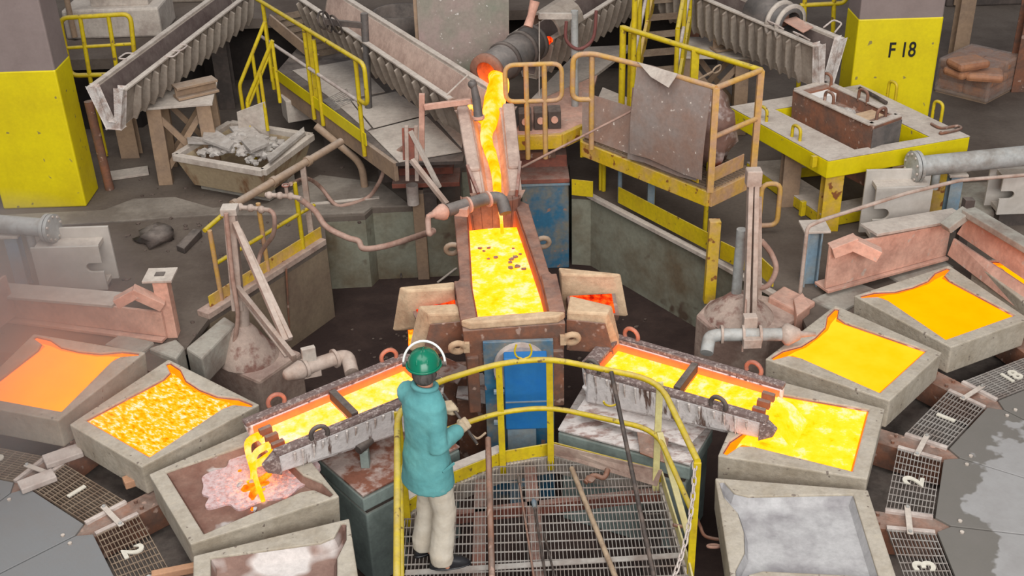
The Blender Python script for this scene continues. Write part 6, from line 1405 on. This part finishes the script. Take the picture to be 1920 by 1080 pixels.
rod(P(1045, 1100, .02), P(1020, 1000, .02), .008, 'rod_dark', 'short thin dark rod at the bottom of the grating')
mb = MB(); c = P(1118, 898, .02); mb.tube(catmull([c+V(-.09, -.04, .0), c+V(-.02, .02, .02), c+V(.06, .0, .01), c+V(.10, .09, .02)], 4), .022, 7); mb.rock(c+V(-.05, -.02, .02), .05, 77); solo(mb, 'rusty_scrap', M['rust'], 'rusty twisted scrap lying on the grating beside the leaning board', 'scrap', c)
# chain across the gap
ch_ = thing('gate_chain', 'pale steel chain hanging from the right end post of the platform', 'chain', P(1266, 1080, .3))
path = catmull([P(1303, 868, .98), P(1299, 932, .77), P(1291, 988, .61), P(1280, 1034, .50), P(1262, 1088, .43)], 12); Ls = [0]
for a, b in zip(path, path[1:]): Ls.append(Ls[-1]+(b-a).length)
def along(s):
    for i in range(len(path)-1):
        if Ls[i+1] >= s: return path[i].lerp(path[i+1], (s-Ls[i])/max(1e-6, Ls[i+1]-Ls[i]))
    return path[-1]
lk = None; s = .02; i = 0
while s < Ls[-1]:
    p, q = along(s), along(min(s+.01, Ls[-1])); d = (q-p).normalized() if (q-p).length > 1e-5 else d
    rot = d.to_track_quat('X', 'Z').to_matrix() @ Matrix.Rotation(PI/2*(i % 2)+.4, 3, 'X')
    mt = Matrix.Translation(p-Vector(ch_['_o'])) @ rot.to_4x4()
    if lk is None:
        pts = [V(.024*math.cos(a)+(.010 if math.cos(a) > 0 else -.010), .0145*math.sin(a), 0) for a in [2*PI*k/12 for k in range(12)]]
        m_ = MB(); m_.tube(pts, .0062, 6, closed=True); lk = m_.build('chain_link', M['white_bar']); lk.parent = ch_; lk.matrix_local = mt
    else: copies(lk, ch_, [mt])
    s += .052; i += 1
bb_ = thing('bent_bar', 'bent rusty bar with ring end beside the right end post', 'bar', P(1335, 1020, -.2))
MB().tube(catmull([P(1262, 984, .1), P(1290, 987, .06), P(1303, 970, .0), P(1312, 985, -.1), P(1322, 1005, -.15), P(1350, 1012, -.15)], 6), .014, 7).build('bar', M['rust'], bb_)
MB().ring(P(1338, 1024, -.15), .045, .012, (0, .6, 1)).build('ring', M['steel_pink'], bb_)

# ================================================================== WORKER
C0 = V(-.63, 6.50, 0); TH = math.radians(52); Fw = V(math.sin(TH), math.cos(TH), 0); Rt = V(math.cos(TH), -math.sin(TH), 0)
wk_ = thing('person', 'worker in green helmet, teal jacket and cream trousers holding a lever on the platform', 'person', C0)
def W(r, f, z): return C0+Rt*r+Fw*f+V(0, 0, z)
def loft(mb, rings, n=20, rt=Rt, fw=Fw):
    vs = []
    for c, rx, ry in rings:
        for k in range(n): a = 2*PI*k/n; vs.append(c+rt*math.cos(a)*rx+fw*math.sin(a)*ry)
    m_ = len(rings); fs = [[i*n+k, i*n+(k+1) % n, (i+1)*n+(k+1) % n, (i+1)*n+k] for i in range(m_-1) for k in range(n)]
    fs += [list(range(n))[::-1], [(m_-1)*n+k for k in range(n)]]; return mb.add(vs, fs, True)
def remesh(o, vox, sm=6, disp=None):
    r = o.modifiers.new('skin', 'REMESH'); r.mode = 'VOXEL'; r.voxel_size = vox; r.use_smooth_shade = True
    s_ = o.modifiers.new('smooth', 'SMOOTH'); s_.iterations = sm; s_.factor = .5
    if disp:
        t = bpy.data.textures.new('folds', 'CLOUDS'); t.noise_scale = disp[1]; t.noise_depth = 3; d_ = o.modifiers.new('folds', 'DISPLACE'); d_.texture = t; d_.strength = disp[0]; d_.mid_level = .5; d_.texture_coords = 'LOCAL'
    return o
hipR, hipL = W(.082, .0, .93), W(-.088, .0, .93)
kneR, kneL = W(.10, .05, .50), W(-.09, .05, .49)
ankR, ankL = V(-.571, 6.413, .09), V(-.702, 6.575, .09)
shR, shL = V(-.555, 6.43, 1.42), V(-.735, 6.62, 1.42)
elR, elL = V(-.535, 6.36, 1.13), V(-.66, 6.76, 1.15)
haR, haL = P(871, 797, 1.07), P(846, 764, 1.13)
wrR, wrL = haR+(elR-haR).normalized()*.085, haL+(elL-haL).normalized()*.085
nk = W(.0, .03, 1.47); hd_ = W(-.02, .05, 1.635)
HT = math.radians(2); HF = V(math.sin(HT), math.cos(HT), -.12).normalized(); HR = V(math.cos(HT), -math.sin(HT), 0); HU = HR.cross(HF)
if HU.z < 0: HU = -HU
mb = MB()
loft(mb, [(W(0, 0, .84), .13, .09), (W(0, 0, .93), .165, .115), (W(0, .0, 1.05), .145, .105), (W(0, .02, 1.25), .165, .115), (W(0, .02, 1.38), .175, .11), (W(0, .03, 1.46), .11, .08), (W(0, .035, 1.49), .065, .06)])
mb.tube([nk, nk.lerp(hd_, .5), hd_-V(0, 0, .05)], [.062, .056, .056], 12)
mb.ball(hd_+HU*.02, (.076, .088, .105), 16)
mb.ball(hd_+HF*.05-HU*.055, (.052, .045, .05), 12); mb.ball(hd_+HF*.098-HU*.005, (.014, .02, .024), 8)
for s_ in (-1, 1): mb.ball(hd_+HR*s_*.078-HU*.005-HF*.01, (.014, .02, .032), 8); mb.ball(hd_+HF*.083+HR*s_*.03+HU*.015, (.013, .012, .009), 8)
mb.ball(hd_+HF*.088-HU*.055, (.024, .01, .008), 8)
for sh, el, wr, ha in ((shR, elR, wrR, haR), (shL, elL, wrL, haL)):
    mb.tube([W(0, .02, 1.4).lerp(sh, .6), sh, sh.lerp(el, .5), el, el.lerp(wr, .4), wr, ha], [.06, .06, .05, .042, .042, .03, .03], 12)
for hp, kn, an in ((hipR, kneR, ankR), (hipL, kneL, ankL)):
    mb.tube([hp, hp.lerp(kn, .5), kn, kn.lerp(an, .35), an, an-V(0, 0, .05)], [.085, .072, .052, .054, .036, .036], 12); mb.ball(an+Fw*.05-V(0, 0, .055), (.04, .10, .03), 10)
remesh(mb.build('body', M['skin'], wk_), .011, 5)
# trousers
mb = MB(); loft(mb, [(W(0, -.01, .80), .155, .115), (W(0, 0, .88), .17, .12), (W(0, 0, 1.0), .17, .12), (W(0, 0, 1.06), .15, .11)])
for hp, kn, an in ((hipR, kneR, ankR), (hipL, kneL, ankL)):
    an2 = an-V(0, 0, .035)
    mb.tube([hp+V(0, 0, .02), hp.lerp(kn, .3), hp.lerp(kn, .7), kn, kn.lerp(an, .5), an2+V(0, 0, .08), an2], [.090, .098, .092, .086, .084, .088, .086], 14)
tr = remesh(mb.build('trousers', M['trousers'], wk_), .011, 4, (.014, .10))
# jacket: torso down to the long hem, and sleeves
mb = MB(); loft(mb, [(W(0, .0, .735), .212, .176), (W(0, .0, .80), .208, .17), (W(0, .0, .95), .195, .15), (W(0, .005, 1.08), .174, .130), (W(0, .01, 1.22), .180, .132), (W(0, .015, 1.34), .188, .132), (W(0, .02, 1.42), .186, .118), (W(0, .025, 1.455), .150, .10), (W(0, .03, 1.485), .096, .085), (W(0, .03, 1.525), .076, .074)], 24)
for sh, el, wr in ((shR, elR, wrR), (shL, elL, wrL)):
    d_ = (wr-el).normalized()
    mb.tube([W(0, .02, 1.38).lerp(sh, .55), sh-V(0, 0, .012), sh.lerp(el, .5), el-V(0, 0, .005), el.lerp(wr, .45), wr-d_*.01], [.075, .080, .076, .072, .062, .056], 14)
jk = remesh(mb.build('jacket', M['jacket'], wk_), .011, 5, (.018, .12))
mb = MB(); mb.ring(nk+V(0, 0, .055), .078, .02, (Fw.x*.2, Fw.y*.2, 1), 0, 2*PI, 20); c_ = mb.build('collar', M['jacket'], jk)
mb = MB(); q = W(.205, .04, .93); mb.bar(q+V(0, 0, .03)+Fw*.05, q+Fw*-.05, .010, .016); mb.build('pocket_welt', M['jacket'], jk)
# boots
for an, ft in ((ankR, V(.95, .12, 0).normalized()), (ankL, Fw)):
    sd = V(ft.y, -ft.x, 0); b = V(an.x, an.y, 0); mb = MB()
    loft(mb, [(b+ft*.055+V(0, 0, .012), .052, .150), (b+ft*.055+V(0, 0, .035), .053, .150), (b+ft*.04+V(0, 0, .065), .048, .125), (b+ft*.0+V(0, 0, .10), .046, .065), (b+V(0, 0, .17), .045, .052)], 18, sd, ft)
    remesh(mb.build('boot', M['boot'], wk_), .009, 3)
    mb = MB(); loft(mb, [(b+ft*.055+V(0, 0, .001), .055, .155), (b+ft*.055+V(0, 0, .016), .055, .155)], 18, sd, ft); mb.build('boot_sole', M['boot'], wk_)
# helmet with raised shield frame
mb = MB(); hc = hd_+HU*.045
prof = [(0, .105), (.045, .099), (.085, .078), (.108, .044), (.118, .0), (.122, -.014)]
vs = []; n = 24
for r, z in prof:
    for k in range(n): a = 2*PI*k/n; rr = r*(1+.03*(abs(math.cos(a)) > .97 and r < .11)); vs.append(hc+HR*math.cos(a)*rr*.93+HF*math.sin(a)*rr*1.14+HU*z)
fs = [[i*n+k, (i+1)*n+k, (i+1)*n+(k+1) % n, i*n+(k+1) % n] for i in range(len(prof)-1) for k in range(n)]
mb.add(vs, fs, True); hm = mb.build('helmet', M['helmet'], wk_); sdf = hm.modifiers.new('shell', 'SOLIDIFY'); sdf.thickness = .006
for k in (-1, 0, 1):
    mb = MB(); pts = [hc+HR*k*.035+HF*math.cos(a)*.128+HU*math.sin(a)*(.105-.012*abs(k)) for a in [PI*(.15+.7*i/10) for i in range(11)]]; mb.tube(pts, .006, 6); mb.build('helmet_ridge', M['helmet'], hm)
mb = MB(); pts = [hc+HR*math.cos(a)*.116+HF*math.sin(a)*.142-HU*.008 for a in [2*PI*k/28 for k in range(28)]]; mb.tube(pts, .008, 6, closed=True); mb.build('helmet_rim', M['helmet'], hm)
mb = MB(); q = [hc+HR*s_*.085+HF*.115-HU*.012 for s_ in (-1, 1)]+[hc+HR*s_*.06+HF*.185-HU*.022 for s_ in (1, -1)]; mb.slab(q, .006); mb.build('helmet_peak', M['helmet'], hm, .004)
mb = MB(); AU = (HU*1.0+HF*.18).normalized(); pts = [hc+HR*math.cos(a)*.140+AU*(math.sin(a)*.155-.01)+HF*.02 for a in [PI*(-.02+1.04*k/20) for k in range(21)]]; mb.tube(pts, .0085, 7); mb.build('shield_frame', M['white'], hm)
for s_ in (-1, 1): mb = MB(); mb.cyl(hc+HR*s_*.118-HU*.012+HF*.02, hc+HR*s_*.146-HU*.012+HF*.02, .02, 12); mb.build('frame_pivot', M['steel_dark'], hm)
mb = MB(); mb.ball(hd_-HU*.02-HF*.014, (.086, .094, .085), 16); 
hr = mb.build('hair', M['hair'], wk_)
# gloves: palm, four curled fingers and a thumb around the lever
lev0, lev1 = haR+(haR-haL).normalized()*.16-V(0, 0, .02), haL+(haL-haR).normalized()*.10+V(0, 0, .03)
ld = (lev1-lev0).normalized()
for el, wr, ha in ((elR, wrR, haR), (elL, wrL, haL)):
    mb = MB(); fd = (ha-wr).normalized(); pn = fd.cross(ld).normalized(); 
    if pn.z < 0: pn = -pn
    mb.tube([wr-fd*.05, wr, wr.lerp(ha, .6)], [.048, .044, .04], 12)
    pc = ha-fd*.012+pn*.022
    for k in range(4):
        o_ = ld*((k-1.5)*.023); mb.tube([wr.lerp(ha, .3)+o_*.5+pn*.01, pc+o_-fd*.02], [.02, .018], 8)
        L_k = (.9, 1.05, 1.0, .85)[k]
        mb.tube([pc+o_-fd*.02, pc+o_+fd*.030*L_k+pn*.004, pc+o_+fd*.046*L_k-pn*.026, pc+o_+fd*.022-pn*.048*L_k], [.0135, .0130, .012, .010], 8)
    sgn = 1 if ha is haR else -1
    mb.tube([wr.lerp(ha, .35)+ld*.028*sgn, wr.lerp(ha, .75)+ld*.052*sgn-pn*.004, ha+ld*.044*sgn-pn*.022+fd*.01], [.018, .015, .011], 8)
    remesh(mb.build('glove', M['glove'], wk_), .0055, 2)
lv = thing('control_lever', 'thin dark lever bar held in the worker gloves at the rail', 'lever', lev0)
MB().tube([lev0, lev1], .011, 8).build('bar', M['rod_dark'], lv)
MB().tube(catmull([lev0, P(880, 812, 1.0), P(895, 822, .95), P(910, 812, .93)], 5), .009, 7).build('curved_end', M['rod_tan'], lv)

# ================================================================== SMOKE over the left wheel
def smoke():
    bm = bmesh.new(); bmesh.ops.create_uvsphere(bm, u_segments=24, v_segments=14, radius=1)
    me = bpy.data.meshes.new('smoke_haze'); bm.to_mesh(me); bm.free(); o = bpy.data.objects.new('smoke_haze', me); COL.objects.link(o)
    o.location = (-5.0, 8.5, .60); o.scale = (2.0, 2.5, 1.15)
    s = NT('pink_smoke'); v = s.node('ShaderNodeVolumePrincipled'); s.link(v.outputs[0], s.out.inputs['Volume'])
    L = s.node('ShaderNodeVectorMath', operation='LENGTH'); s.link(s.co(), L.inputs[0])
    f = s.step(L.outputs['Value'], 1.0, .15); n = s.step(s.noise(1.7, 3, .6), .30, .75)
    s.link(s.math('MULTIPLY', s.math('MULTIPLY', f, s.math('ADD', n, .25)), SMOKE), v.inputs['Density'])
    v.inputs['Color'].default_value = (*lin((254, 241, 236)), 1); v.inputs['Anisotropy'].default_value = .2
    me.materials.append(s.m)
    return tag(o, 'thin pinkish smoke drifting over the orange mould at left edge', 'smoke', kind='stuff')
SMOKE = 1.5
smoke()
